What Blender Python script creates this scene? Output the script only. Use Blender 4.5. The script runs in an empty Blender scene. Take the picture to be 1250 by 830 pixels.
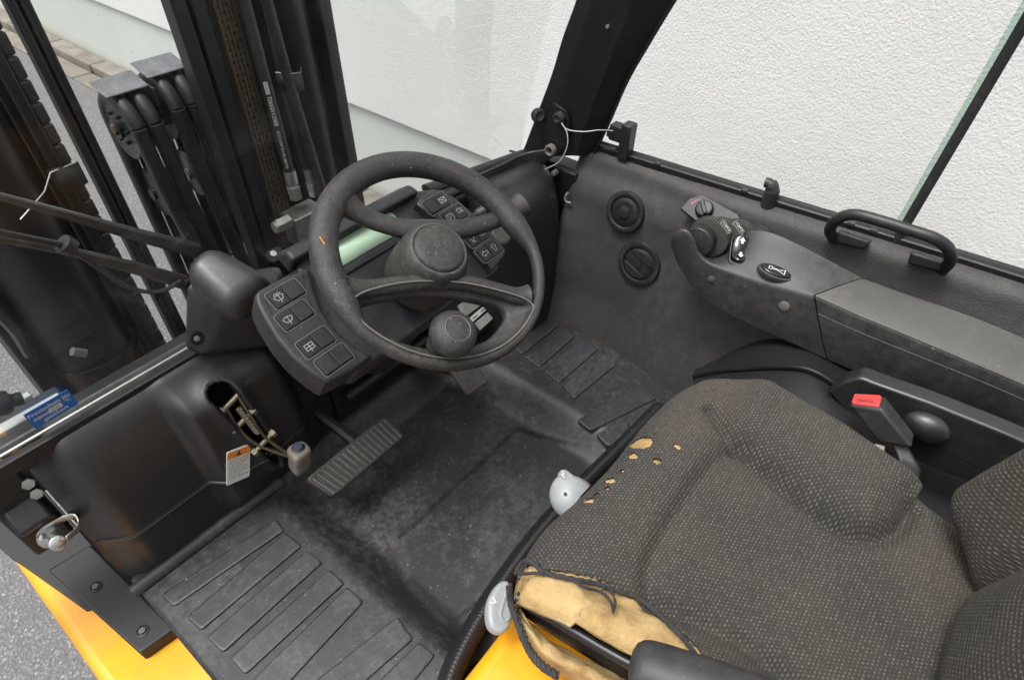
import bpy, bmesh, math, random
import numpy as np
from mathutils import Vector, Matrix, noise as mnoise
random.seed(7)
R = math.radians
scene = bpy.context.scene
COL = scene.collection

# ------------------------------------------------------------------ camera
FPX, YAW, PITCH, ROLL = 740.0, R(52.5), R(43.5), R(1.4)      # focal length in pixels of a 1250-wide picture
CAM = Vector((0, 0, 1.0))                                    # metres above the cab floor
_f = Vector((math.sin(YAW)*math.cos(PITCH), math.cos(YAW)*math.cos(PITCH), -math.sin(PITCH)))
_r0 = Vector((math.cos(YAW), -math.sin(YAW), 0)); _u0 = _r0.cross(_f)
_r = _r0*math.cos(ROLL) + _u0*math.sin(ROLL)
_u = -_r0*math.sin(ROLL) + _u0*math.cos(ROLL)
cd = bpy.data.cameras.new('Camera'); cam = bpy.data.objects.new('Camera', cd); COL.objects.link(cam)
cam.matrix_world = Matrix(((_r.x, _u.x, -_f.x, CAM.x), (_r.y, _u.y, -_f.y, CAM.y), (_r.z, _u.z, -_f.z, CAM.z), (0, 0, 0, 1)))
cd.sensor_width = 36; cd.sensor_fit = 'HORIZONTAL'; cd.lens = 36*FPX/1250; cd.clip_start = .02; cd.clip_end = 500
scene.camera = cam

# ------------------------------------------------------------------ daylight, overcast
SUN_EL, SUN_AZ = 70, -60         # degrees; azimuth from +y (forward) towards +x (right): light from the open left side
w = bpy.data.worlds.new('World'); scene.world = w; w.use_nodes = True
wn, wl = w.node_tree.nodes, w.node_tree.links
sky = wn.new('ShaderNodeTexSky'); sky.sky_type = 'NISHITA'; sky.sun_disc = False
sky.sun_elevation = R(SUN_EL); sky.sun_rotation = R(SUN_AZ); sky.dust_density = 9; sky.air_density = 1.6; sky.ozone_density = 1.0
hs = wn.new('ShaderNodeHueSaturation'); hs.inputs['Saturation'].default_value = .18      # cloud cover: nearly colourless sky
wl.new(sky.outputs[0], hs.inputs['Color'])
bg = wn['Background']; wl.new(hs.outputs[0], bg.inputs['Color']); bg.inputs['Strength'].default_value = .15
sd = bpy.data.lights.new('Sun', 'SUN'); sd.energy = 1.35; sd.angle = R(16); sd.color = (1, .985, .96)
sun = bpy.data.objects.new('Sun', sd); COL.objects.link(sun)
_sdir = Vector((math.sin(R(SUN_AZ))*math.cos(R(SUN_EL)), math.cos(R(SUN_AZ))*math.cos(R(SUN_EL)), math.sin(R(SUN_EL))))
sun.rotation_euler = _sdir.to_track_quat('Z', 'Y').to_euler(); sun.location = _sdir*6
vs = scene.view_settings; vs.view_transform = 'Standard'; vs.look = 'None'; vs.gamma = 1; vs.exposure = .45; vs.use_curve_mapping = False
scene.render.engine = 'CYCLES'; scene.cycles.max_bounces = 8; scene.cycles.transparent_max_bounces = 12
try: scene.cycles.use_denoising = True
except Exception: pass

# ------------------------------------------------------------------ measuring: a direction seen from the photographer, met with a known plane of the truck
def ray(px, py): return (_f*FPX + _r*(px-625) - _u*(py-415)).normalized()
def P(px, py, x=None, y=None, z=None):
    d = ray(px, py)
    k = (x-CAM.x)/d.x if x is not None else (y-CAM.y)/d.y if y is not None else (z-CAM.z)/d.z
    return CAM + d*k
class Fr:
    """a local frame: origin and three axes"""
    def __init__(s, o, u, v, n=None):
        s.o = Vector(o); s.u = Vector(u).normalized()
        v = Vector(v); s.v = (v - s.u*v.dot(s.u)).normalized()
        s.n = s.u.cross(s.v) if n is None else Vector(n).normalized()
    def pt(s, a, b, c=0): return s.o + s.u*a + s.v*b + s.n*c
    def loc(s, px, py, h=0):
        d = ray(px, py); o = s.o + s.n*h
        q = CAM + d*((o-CAM).dot(s.n)/d.dot(s.n)) - s.o
        return (q.dot(s.u), q.dot(s.v))
    def off(s, a, b, c=0): return Fr(s.pt(a, b, c), s.u, s.v, s.n)
    def rot(s, ang):
        c, q = math.cos(ang), math.sin(ang)
        return Fr(s.o, s.u*c+s.v*q, s.v*c-s.u*q, s.n)

# ------------------------------------------------------------------ mesh building
def cr(pts, n, closed=False):
    """Catmull-Rom through pts, n samples per span"""
    pts = [Vector(p) for p in pts]; out = []; m = len(pts)
    for i in range(m if closed else m-1):
        if closed: a, b, c, d = pts[i-1], pts[i], pts[(i+1) % m], pts[(i+2) % m]
        else: a, b, c, d = pts[max(i-1, 0)], pts[i], pts[i+1], pts[min(i+2, m-1)]
        for k in range(n):
            t = k/n
            out.append(.5*((2*b)+(c-a)*t+(2*a-5*b+4*c-d)*t*t+(3*b-a-3*c+d)*t**3))
    if not closed: out.append(pts[-1].copy())
    return out
def cr2(pts, n, closed=False): return [(p.x, p.y) for p in cr([(a, b, 0) for a, b in pts], n, closed)]
def resample(pts, n, closed=False):
    pts = [Vector(p) for p in pts]
    if closed: pts = pts + [pts[0]]
    L = [0]
    for a, b in zip(pts, pts[1:]): L.append(L[-1]+(b-a).length)
    out = []; j = 0
    for i in range(n):
        s = L[-1]*i/(n if closed else n-1)
        while j < len(L)-2 and L[j+1] < s: j += 1
        t = (s-L[j])/max(L[j+1]-L[j], 1e-9); out.append(pts[j].lerp(pts[j+1], min(1, t)))
    return out
def roundpoly(pts, r, n=4):
    out = []; m = len(pts)
    for i in range(m):
        p = Vector((*pts[i], 0)); a = Vector((*pts[i-1], 0))-p; b = Vector((*pts[(i+1) % m], 0))-p
        rr = r[i] if isinstance(r, (list, tuple)) else r
        k = min(rr, a.length*.48, b.length*.48)
        A = p+a.normalized()*k; B = p+b.normalized()*k
        for j in range(n+1):
            t = j/n; q = A*(1-t)**2 + p*2*t*(1-t) + B*t*t; out.append((q.x, q.y))
    return out
def rect(w, h, r=0, n=4):
    q = [(-w/2, -h/2), (w/2, -h/2), (w/2, h/2), (-w/2, h/2)]
    return roundpoly(q, r, n) if r else q
def circ(rx, ry=None, n=32):
    ry = rx if ry is None else ry
    return [(rx*math.cos(2*math.pi*i/n), ry*math.sin(2*math.pi*i/n)) for i in range(n)]
def inset(pts, d):
    if d == 0: return list(pts)
    area = sum(pts[i-1][0]*pts[i][1]-pts[i][0]*pts[i-1][1] for i in range(len(pts)))
    s = 1 if area > 0 else -1; out = []; m = len(pts)
    for i in range(m):
        a = Vector(pts[i-1]); p = Vector(pts[i]); b = Vector(pts[(i+1) % m])
        e1, e2 = (p-a), (b-p)
        if e1.length < 1e-9: e1 = e2
        if e2.length < 1e-9: e2 = e1
        n1 = Vector((-e1.y, e1.x)).normalized()*s; n2 = Vector((-e2.y, e2.x)).normalized()*s
        q = n1+n2
        if q.length < .3: q = n1
        q = q/max(q.dot(n1), .4)
        out.append((p.x+q.x*d, p.y+q.y*d))
    return out
TEXT = {}
def text_geo(s):
    if s in TEXT: return TEXT[s]
    c = bpy.data.curves.new('t', 'FONT'); c.body = s; c.size = 1; c.align_x = 'CENTER'; c.align_y = 'CENTER'; c.resolution_u = 2
    o = bpy.data.objects.new('t', c); COL.objects.link(o)
    dg = bpy.context.evaluated_depsgraph_get(); m = o.evaluated_get(dg).to_mesh()
    r = ([v.co.copy() for v in m.vertices], [list(p.vertices) for p in m.polygons])
    o.evaluated_get(dg).to_mesh_clear(); bpy.data.objects.remove(o); bpy.data.curves.remove(c)
    TEXT[s] = r; return r
class MB:
    def __init__(s): s.v = []; s.f = []; s.m = []; s.mats = []; s.uv = []
    def mi(s, mat):
        if mat not in s.mats: s.mats.append(mat)
        return s.mats.index(mat)
    def add(s, vs_, fs, mat, uv=None):
        o = len(s.v); i = s.mi(mat)
        s.v += [Vector(v) for v in vs_]; s.uv += uv if uv else [(0, 0)]*len(vs_)
        s.f += [[o+k for k in f] for f in fs]; s.m += [i]*len(fs); return s
    def grid(s, rows, mat, uv=None, closed_u=False):
        nr, nc = len(rows), len(rows[0]); vs_ = [p for r in rows for p in r]; fs = []
        for i in range(nr-1):
            for j in range(nc if closed_u else nc-1):
                k = (j+1) % nc; fs.append([i*nc+j, i*nc+k, (i+1)*nc+k, (i+1)*nc+j])
        return s.add(vs_, fs, mat, uv)
    def patch(s, rows, mat, nu=6, nv=6):
        rs = [cr(r, nu) for r in rows]
        cols = [cr([r[j] for r in rs], nv) for j in range(len(rs[0]))]
        return s.grid([[c[i] for c in cols] for i in range(len(cols[0]))], mat)
    def loft(s, secs, mat, nv=0, caps=True):
        """closed sections with equal counts"""
        if nv: 
            cols = [cr([q[j] for q in secs], nv) for j in range(len(secs[0]))]
            secs = [[c[i] for c in cols] for i in range(len(cols[0]))]
        n = len(secs[0]); s.grid(secs, mat, closed_u=True)
        if caps:
            s.add(secs[0], [list(range(n))], mat); s.add(secs[-1], [list(range(n))], mat)
        return s
    def tube(s, pts, r, mat, n=12, caps=True, flat=1.0, up=None):
        pts = [Vector(p) for p in pts]; secs = []; prev = None
        for i, p in enumerate(pts):
            t = (pts[min(i+1, len(pts)-1)]-pts[max(i-1, 0)]).normalized()
            if prev is None:
                a = Vector(up) if up is not None else Vector((0, 0, 1)) if abs(t.z) < .9 else Vector((1, 0, 0))
            else: a = prev
            a = (a-t*a.dot(t)).normalized(); prev = a; b = t.cross(a)
            rr = r[i] if isinstance(r, (list, tuple)) else r
            secs.append([p+(a*math.cos(2*math.pi*k/n)*flat+b*math.sin(2*math.pi*k/n))*rr for k in range(n)])
        return s.loft(secs, mat, caps=caps)
    def lathe(s, fr, prof, mat, n=32, caps=True, wob=None):
        secs = []
        for r, h in prof:
            secs.append([fr.pt(max(r, 1e-5)*math.cos(2*math.pi*k/n), max(r, 1e-5)*math.sin(2*math.pi*k/n), h) for k in range(n)])
        return s.loft(secs, mat, caps=caps)
    def plate(s, ol, fr, h0, h1, mat, r=0, seg=3, top=None, back=True):
        rings = [(0, h0)]
        if r: rings += [(r*(1-math.cos(k/seg*math.pi/2)), h1-r+r*math.sin(k/seg*math.pi/2)) for k in range(seg+1)] + [(r+min(.0012, r*.4), h1)]
        else: rings += [(0, h1)]
        secs = [[fr.pt(a, b, h) for a, b in inset(ol, d)] for d, h in rings]
        s.grid(secs, mat, closed_u=True); n = len(ol)
        s.add(secs[-1], [list(range(n))], top or mat)
        if back: s.add(secs[0], [list(range(n))[::-1]], mat)
        return s
    def frame(s, outer, inner, fr, h0, h1, mat, r=0):
        """ring between two outlines of equal count"""
        rr = r or 1e-4
        secs = [[fr.pt(a, b, h0) for a, b in outer], [fr.pt(a, b, h1-rr) for a, b in outer],
                [fr.pt(a, b, h1-rr*.3) for a, b in inset(outer, rr*.3)], [fr.pt(a, b, h1) for a, b in inset(outer, rr)],
                [fr.pt(a, b, h1) for a, b in inset(inner, -rr)], [fr.pt(a, b, h1-rr) for a, b in inner], [fr.pt(a, b, h0) for a, b in inner]]
        return s.grid(secs, mat, closed_u=True)
    def box(s, fr, a0, a1, b0, b1, c0, c1, mat):
        q = [fr.pt(a, b, c) for c in (c0, c1) for b in (b0, b1) for a in (a0, a1)]
        return s.add(q, [[0, 2, 3, 1], [4, 5, 7, 6], [0, 1, 5, 4], [2, 6, 7, 3], [0, 4, 6, 2], [1, 3, 7, 5]], mat)
    def hexa(s, c, mat):
        """8 corners: bottom loop of 4, top loop of 4"""
        return s.add(c, [[3, 2, 1, 0], [4, 5, 6, 7], [0, 1, 5, 4], [1, 2, 6, 5], [2, 3, 7, 6], [3, 0, 4, 7]], mat)
    def stroke(s, pts, fr, w, h, mat, closed=False):
        pts = [Vector((*p, 0)) for p in pts]; m = len(pts)
        for i in range(m if closed else m-1):
            a, b = pts[i], pts[(i+1) % m]; d = (b-a)
            if d.length < 1e-7: continue
            d = d.normalized()*w/2; q = Vector((-d.y, d.x, 0)); a2 = a-d*.8; b2 = b+d*.8
            s.add([fr.pt(p.x, p.y, h) for p in (a2+q, a2-q, b2-q, b2+q)], [[0, 1, 2, 3]], mat)
        return s
    def text(s, t, fr, a, b, size, h, mat, sx=1, bold=0):
        vs_, fs = text_geo(t)
        s.add([fr.pt(a+v.x*size*sx, b+v.y*size, h) for v in vs_], fs, mat)
        if bold:
            s.add([fr.pt(a+v.x*size*sx+bold, b+v.y*size, h+.0001) for v in vs_], fs, mat)
        return s
    def build(s, name, parent=None, bevel=0, seg=3, sub=0, solid=0, sharp=40, recalc=True, kind=None, label=None, solid_off=-1, blimit=30):
        c = Vector((0, 0, 0))
        if s.v:
            lo = Vector([min(v[i] for v in s.v) for i in range(3)]); hi = Vector([max(v[i] for v in s.v) for i in range(3)]); c = (lo+hi)/2
        me = bpy.data.meshes.new(name); me.from_pydata([v-c for v in s.v], [], s.f)
        for m in s.mats: me.materials.append(m)
        for p, i in zip(me.polygons, s.m): p.material_index = i; p.use_smooth = True
        if any(u != (0, 0) for u in s.uv):
            ul = me.uv_layers.new(name='UVMap')
            for l in me.loops: ul.data[l.index].uv = s.uv[l.vertex_index]
        bm = bmesh.new(); bm.from_mesh(me); bmesh.ops.remove_doubles(bm, verts=bm.verts, dist=1e-6)
        if recalc: bmesh.ops.recalc_face_normals(bm, faces=bm.faces)
        bm.to_mesh(me); bm.free()
        if sharp and not sub: me.set_sharp_from_angle(angle=R(sharp))
        o = bpy.data.objects.new(name, me); COL.objects.link(o)
        ORIG[o.name] = c
        if parent is not None: o.parent = parent; o.location = c-ORIG[parent.name]
        else: o.location = c
        if solid: 
            md = o.modifiers.new('Solidify', 'SOLIDIFY'); md.thickness = solid; md.offset = solid_off
        if bevel:
            md = o.modifiers.new('Bevel', 'BEVEL'); md.width = bevel; md.segments = seg; md.limit_method = 'ANGLE'; md.angle_limit = R(blimit); md.harden_normals = False
        if sub:
            md = o.modifiers.new('Subdivision', 'SUBSURF'); md.levels = sub; md.render_levels = sub
        if kind: o['kind'] = kind
        if label: o['label'] = label
        return o
ORIG = {}
def empty(name, loc, parent=None):
    o = bpy.data.objects.new(name, None); COL.objects.link(o); o.empty_display_size = .1
    ORIG[o.name] = Vector(loc); o.location = Vector(loc) - (ORIG[parent.name] if parent else Vector())
    if parent: o.parent = parent
    return o
def dup(o, offset, parent=None):
    """a copy of a piece, sharing its mesh, moved by offset"""
    c = o.copy(); COL.objects.link(c); c.location = o.location + Vector(offset); return c

# ------------------------------------------------------------------ materials
def nd(nt, t, **k):
    n = nt.nodes.new(t)
    for a, b in k.items():
        if a in n.inputs: n.inputs[a].default_value = b
        else: setattr(n, a, b)
    return n
def ramp(nt, src, stops):
    r = nt.nodes.new('ShaderNodeValToRGB'); e = r.color_ramp.elements
    while len(e) > len(stops): e.remove(e[-1])
    while len(e) < len(stops): e.new(1)
    for q, (p, c) in zip(e, stops): q.position = p; q.color = (*c, 1) if len(c) == 3 else c
    nt.links.new(src, r.inputs[0]); return r.outputs[0]
def g(v): return (v, v, v)
def mixc(nt, fac, a, b):
    m = nt.nodes.new('ShaderNodeMix'); m.data_type = 'RGBA'
    for key, val in ((0, fac), (6, a), (7, b)):
        if isinstance(val, (tuple, list)): m.inputs[key].default_value = (*val, 1) if len(val) == 3 else val
        elif isinstance(val, (int, float)): m.inputs[key].default_value = val
        else: nt.links.new(val, m.inputs[key])
    return m.outputs[2]
def new_mat(name):
    m = bpy.data.materials.new(name); m.use_nodes = True; nt = m.node_tree
    return m, nt, nt.nodes['Principled BSDF']
def worn(name, col, rough=.5, grain=900, gs=.12, dust=.0, dcol=(.20, .185, .16), dscale=9, spec=.5, metal=0, scratch=0, coat=0, rvar=.12, dthr=.5):
    """moulded plastic, paint or metal: fine moulded grain, settled dust in patches, scuffs"""
    m, nt, b = new_mat(name); L = nt.links
    geo = nd(nt, 'ShaderNodeNewGeometry'); pos = geo.outputs['Position']
    n1 = nd(nt, 'ShaderNodeTexNoise', Scale=dscale, Detail=8.0, Roughness=.62); L.new(pos, n1.inputs['Vector'])
    c = mixc(nt, ramp(nt, n1.outputs[0], [(.3, g(0)), (.75, g(1))]), tuple(x*.85 for x in col), tuple(min(1, x*1.18) for x in col))
    n3 = nd(nt, 'ShaderNodeTexNoise', Scale=dscale*9, Detail=6.0, Roughness=.7); L.new(pos, n3.inputs['Vector'])
    if dust:
        n2 = nd(nt, 'ShaderNodeTexNoise', Scale=dscale*.55, Detail=9.0, Roughness=.68); L.new(pos, n2.inputs['Vector'])
        mm = nd(nt, 'ShaderNodeMath', operation='MULTIPLY'); L.new(n2.outputs[0], mm.inputs[0]); L.new(n3.outputs[0], mm.inputs[1])
        f = ramp(nt, mm.outputs[0], [(dthr*.32, g(0)), (dthr*.95, g(min(1, dust)))])
        c = mixc(nt, f, c, dcol)
    if scratch:
        sp = nd(nt, 'ShaderNodeTexNoise', Scale=240.0, Detail=3.0); L.new(pos, sp.inputs['Vector'])
        c = mixc(nt, ramp(nt, sp.outputs[0], [(.70, g(0)), (.76, g(scratch))]), c, (.33, .32, .30))
    L.new(c, b.inputs['Base Color'])
    rr = nd(nt, 'ShaderNodeMapRange'); rr.inputs[3].default_value = max(.03, rough-rvar); rr.inputs[4].default_value = min(1, rough+rvar)
    L.new(n3.outputs[0], rr.inputs[0]); L.new(rr.outputs[0], b.inputs['Roughness'])
    b.inputs['Metallic'].default_value = metal; b.inputs['Specular IOR Level'].default_value = spec
    if coat: b.inputs['Coat Weight'].default_value = coat; b.inputs['Coat Roughness'].default_value = .08
    if gs:
        gn = nd(nt, 'ShaderNodeTexNoise', Scale=grain, Detail=2.0); L.new(pos, gn.inputs['Vector'])
        bp = nd(nt, 'ShaderNodeBump', Strength=gs, Distance=.0012); L.new(gn.outputs[0], bp.inputs['Height']); L.new(bp.outputs[0], b.inputs['Normal'])
    return m
def flat(name, col, rough=.5, metal=0, spec=.5):
    m, nt, b = new_mat(name); b.inputs['Base Color'].default_value = (*col, 1); b.inputs['Roughness'].default_value = rough
    b.inputs['Metallic'].default_value = metal; b.inputs['Specular IOR Level'].default_value = spec; return m
M = {}
M['cowl'] = worn('black_cowl_plastic', (.012, .012, .0138), .42, 1400, .10, dust=.10, spec=.8, dthr=.75, scratch=.2)
M['plastic'] = worn('black_plastic', (.015, .015, .0168), .45, 1100, .14, dust=.18, dthr=.7)
M['dash'] = worn('dash_plastic', (.019, .020, .023), .50, 1300, .14, dust=.25, scratch=.25, dthr=.7)
M['wheel'] = worn('steering_wheel_skin', (.026, .026, .027), .46, 700, .8, dust=.7, dcol=(.16, .14, .115), dscale=13, scratch=.9, dthr=.66)
M['panel'] = worn('grained_side_panel', (.041, .0395, .040), .60, 480, 1.0, dust=.7, dcol=(.135, .126, .115), dscale=5, dthr=.62, scratch=.2)
M['pod'] = worn('armrest_plastic', (.024, .024, .026), .50, 1200, .12, dust=.5, dcol=(.13, .125, .115), dscale=7, scratch=.6, dthr=.55)
M['padtop'] = worn('dusty_armrest_pad', (.060, .058, .054), .58, 900, .25, dust=.6, dcol=(.13, .122, .105), dscale=5, scratch=.5, dthr=.6)
M['mat'] = worn('rubber_mat', (.019, .019, .021), .46, 500, .25, dust=.9, dcol=(.16, .155, .148), dscale=8, scratch=1, dthr=.70)
M['matpad'] = worn('rubber_mat_pad', (.024, .024, .0275), .46, 500, .22, dust=.75, dcol=(.17, .165, .16), dscale=11, scratch=.8, dthr=.68)
M['pedal'] = worn('worn_pedal_rubber', (.022, .021, .020), .55, 500, .3, dust=.7, dcol=(.11, .105, .098), dscale=25, scratch=.8, dthr=.62)
M['pedalrib'] = worn('pedal_rib_edge', (.04, .039, .037), .6, 500, .3, dust=1, dcol=(.18, .17, .155), dscale=35, dthr=.5)
M['steel'] = worn('black_painted_steel', (.012, .0128, .0148), .37, 700, .06, dust=.15, dcol=(.11, .108, .10), dscale=12, scratch=.25, dthr=.75, rvar=.05)
M['satin'] = worn('satin_black_steel', (.010, .010, .011), .5, 600, .15, dust=.1, dthr=.8)
M['rubber'] = worn('hose_rubber', (.016, .017, .019), .48, 900, .25, dust=.5, dcol=(.09, .085, .075), dscale=20, dthr=.55)
M['grease'] = worn('greasy_chain', (.055, .036, .022), .55, 300, .5, dust=.6, dcol=(.11, .08, .05), dscale=60, dthr=.5)
M['zinc'] = worn('zinc_plate', (.42, .43, .40), .38, 300, .1, dust=.3, dcol=(.25, .23, .18), dscale=40, metal=.75)
M['capplate'] = worn('scuffed_cap_plate', (.07, .075, .085), .5, 300, .2, dust=.9, dcol=(.26, .26, .27), dscale=30, dthr=.5)
M['silver'] = worn('galvanised_steel', (.62, .62, .60), .30, 300, .06, dust=.2, dcol=(.3, .28, .24), dscale=50, metal=.9)
M['brassy'] = worn('dirty_zinc_lever', (.20, .175, .12), .48, 300, .2, dust=.6, dcol=(.08, .07, .05), dscale=50, metal=.6, dthr=.6)
M['yellow'] = worn('yellow_orange_paint', (.86, .36, .012), .30, 300, .0, dust=.12, dcol=(.35, .20, .05), dscale=12, coat=.25, rvar=.06)
M['grey'] = worn('grey_moulded_plastic', (.30, .32, .33), .42, 800, .06, dust=.15, dcol=(.2, .19, .16), dscale=40)
M['greydark'] = worn('grey_lever_knob', (.155, .14, .13), .5, 700, .12, dust=.3, dcol=(.22, .15, .11), dscale=30)
M['white_ink'] = flat('white_ink', (.66, .66, .63), .6)
M['label'] = worn('label_paper', (.66, .66, .63), .55, 300, 0, dust=.2, dcol=(.4, .37, .3), dscale=30)
M['label_grey'] = worn('label_grey', (.36, .38, .36), .5, 300, 0, dust=.3, dcol=(.2, .19, .17), dscale=30)
M['ink'] = flat('black_ink', (.03, .03, .03), .6)
M['ink_grey'] = flat('grey_ink', (.20, .20, .20), .6)
M['orange'] = flat('orange_ink', (.72, .23, .03), .5)
M['blue'] = flat('blue_sticker', (.018, .13, .46), .35)
M['red'] = worn('red_button', (.62, .05, .045), .4, 300, 0, dust=.3, dcol=(.3, .08, .07), dscale=60)
M['redink'] = flat('red_ink', (.55, .05, .06), .5); M['blueink'] = flat('blue_ink', (.06, .13, .5), .5)
M['lcd'] = flat('lcd_glass', (.58, .80, .58), .3)
M['gloss'] = flat('gloss_black_button', (.008, .008, .009), .08)
M['buttonblue'] = flat('smoky_button', (.05, .06, .08), .10)
M['silverbezel'] = flat('switch_bezel', (.40, .39, .35), .4, .6)
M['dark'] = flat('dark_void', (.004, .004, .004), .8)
M['wire'] = flat('pale_wire', (.5, .5, .48), .4)
M['lip'] = worn('worn_parting_line', (.075, .072, .068), .5, 800, .1, dust=.4, dscale=40)
M['icon'] = flat('icon_print', (.45, .45, .43), .6)
M['wiper'] = worn('wiper_arm_paint', (.022, .023, .025), .30, 700, .1, dust=.5, dcol=(.25, .25, .25), dscale=60, scratch=.6, dthr=.66, rvar=.06)
M['lilac'] = worn('worn_pale_edge', (.125, .115, .10), .6, 500, .2, dust=.7, dscale=40, dthr=.5)
# special materials ---------------------------------------------------------------------------------
def mat_asphalt():
    m, nt, b = new_mat('asphalt'); L = nt.links
    pos = nd(nt, 'ShaderNodeNewGeometry').outputs['Position']
    v = nd(nt, 'ShaderNodeTexVoronoi', Scale=120.0); L.new(pos, v.inputs['Vector'])
    n = nd(nt, 'ShaderNodeTexNoise', Scale=1.2, Detail=6.0); L.new(pos, n.inputs['Vector'])
    st = ramp(nt, v.outputs['Color'], [(.0, (.12, .12, .125)), (.45, (.17, .17, .172)), (.75, (.24, .235, .23)), (.93, (.40, .39, .375))])
    ed = ramp(nt, v.outputs['Distance'], [(.35, g(0)), (.62, g(1))])
    c = mixc(nt, ed, st, (.12, .12, .125)); c = mixc(nt, ramp(nt, n.outputs[0], [(.35, g(0)), (.7, g(.35))]), c, (.13, .125, .12))
    L.new(c, b.inputs['Base Color']); b.inputs['Roughness'].default_value = .8
    bp = nd(nt, 'ShaderNodeBump', Strength=.8, Distance=.006); bp.invert = True; L.new(v.outputs['Distance'], bp.inputs['Height']); L.new(bp.outputs[0], b.inputs['Normal']); return m
def mat_plaster(name, col, rough_bump):
    m, nt, b = new_mat(name); L = nt.links
    pos = nd(nt, 'ShaderNodeNewGeometry').outputs['Position']
    mp = nd(nt, 'ShaderNodeMapping'); mp.inputs['Scale'].default_value = (1, 1, 1); L.new(pos, mp.inputs[0])
    n = nd(nt, 'ShaderNodeTexNoise', Scale=1.6, Detail=7.0, Roughness=.6); L.new(pos, n.inputs['Vector'])
    c = mixc(nt, ramp(nt, n.outputs[0], [(.35, g(0)), (.7, g(1))]), tuple(x*.95 for x in col), tuple(x*1.03 for x in col))
    sp = nd(nt, 'ShaderNodeTexNoise', Scale=38.0, Detail=4.0, Roughness=.7); L.new(mp.outputs[0], sp.inputs['Vector'])
    c = mixc(nt, ramp(nt, sp.outputs[0], [(.69, g(0)), (.78, g(.35))]), c, (.45, .44, .42))
    if not rough_bump:      # splash dirt low on the plinth
        sx = nd(nt, 'ShaderNodeSeparateXYZ'); L.new(pos, sx.inputs[0])
        ad = nd(nt, 'ShaderNodeMath', operation='MULTIPLY_ADD'); L.new(n.outputs[0], ad.inputs[0]); ad.inputs[1].default_value = .35; L.new(sx.outputs[2], ad.inputs[2])
        c = mixc(nt, ramp(nt, nd_map(nt, ad.outputs[0], -.74, -.60), [(0, g(.85)), (1, g(0))]), c, (.52, .47, .36))
    L.new(c, b.inputs['Base Color']); b.inputs['Roughness'].default_value = .9; b.inputs['Specular IOR Level'].default_value = .2
    if rough_bump:
        a = nd(nt, 'ShaderNodeTexNoise', Scale=118.0, Detail=4.0, Roughness=.55, Distortion=.15); L.new(mp.outputs[0], a.inputs['Vector'])
        bp = nd(nt, 'ShaderNodeBump', Strength=.5, Distance=.0048); L.new(a.outputs[0], bp.inputs['Height']); L.new(bp.outputs[0], b.inputs['Normal'])
    return m
def nd_map(nt, src, a, b_):
    r = nd(nt, 'ShaderNodeMapRange'); r.inputs[1].default_value = a; r.inputs[2].default_value = b_; nt.links.new(src, r.inputs[0]); return r.outputs[0]
def mat_stone():
    m, nt, b = new_mat('gutter_concrete'); L = nt.links
    pos = nd(nt, 'ShaderNodeNewGeometry').outputs['Position']
    n = nd(nt, 'ShaderNodeTexNoise', Scale=5.0, Detail=8.0, Roughness=.65); L.new(pos, n.inputs['Vector'])
    L.new(ramp(nt, n.outputs[0], [(.3, (.13, .115, .095)), (.7, (.27, .245, .21))]), b.inputs['Base Color']); b.inputs['Roughness'].default_value = .9
    bp = nd(nt, 'ShaderNodeBump', Strength=.3, Distance=.01); L.new(n.outputs[0], bp.inputs['Height']); L.new(bp.outputs[0], b.inputs['Normal']); return m
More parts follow.
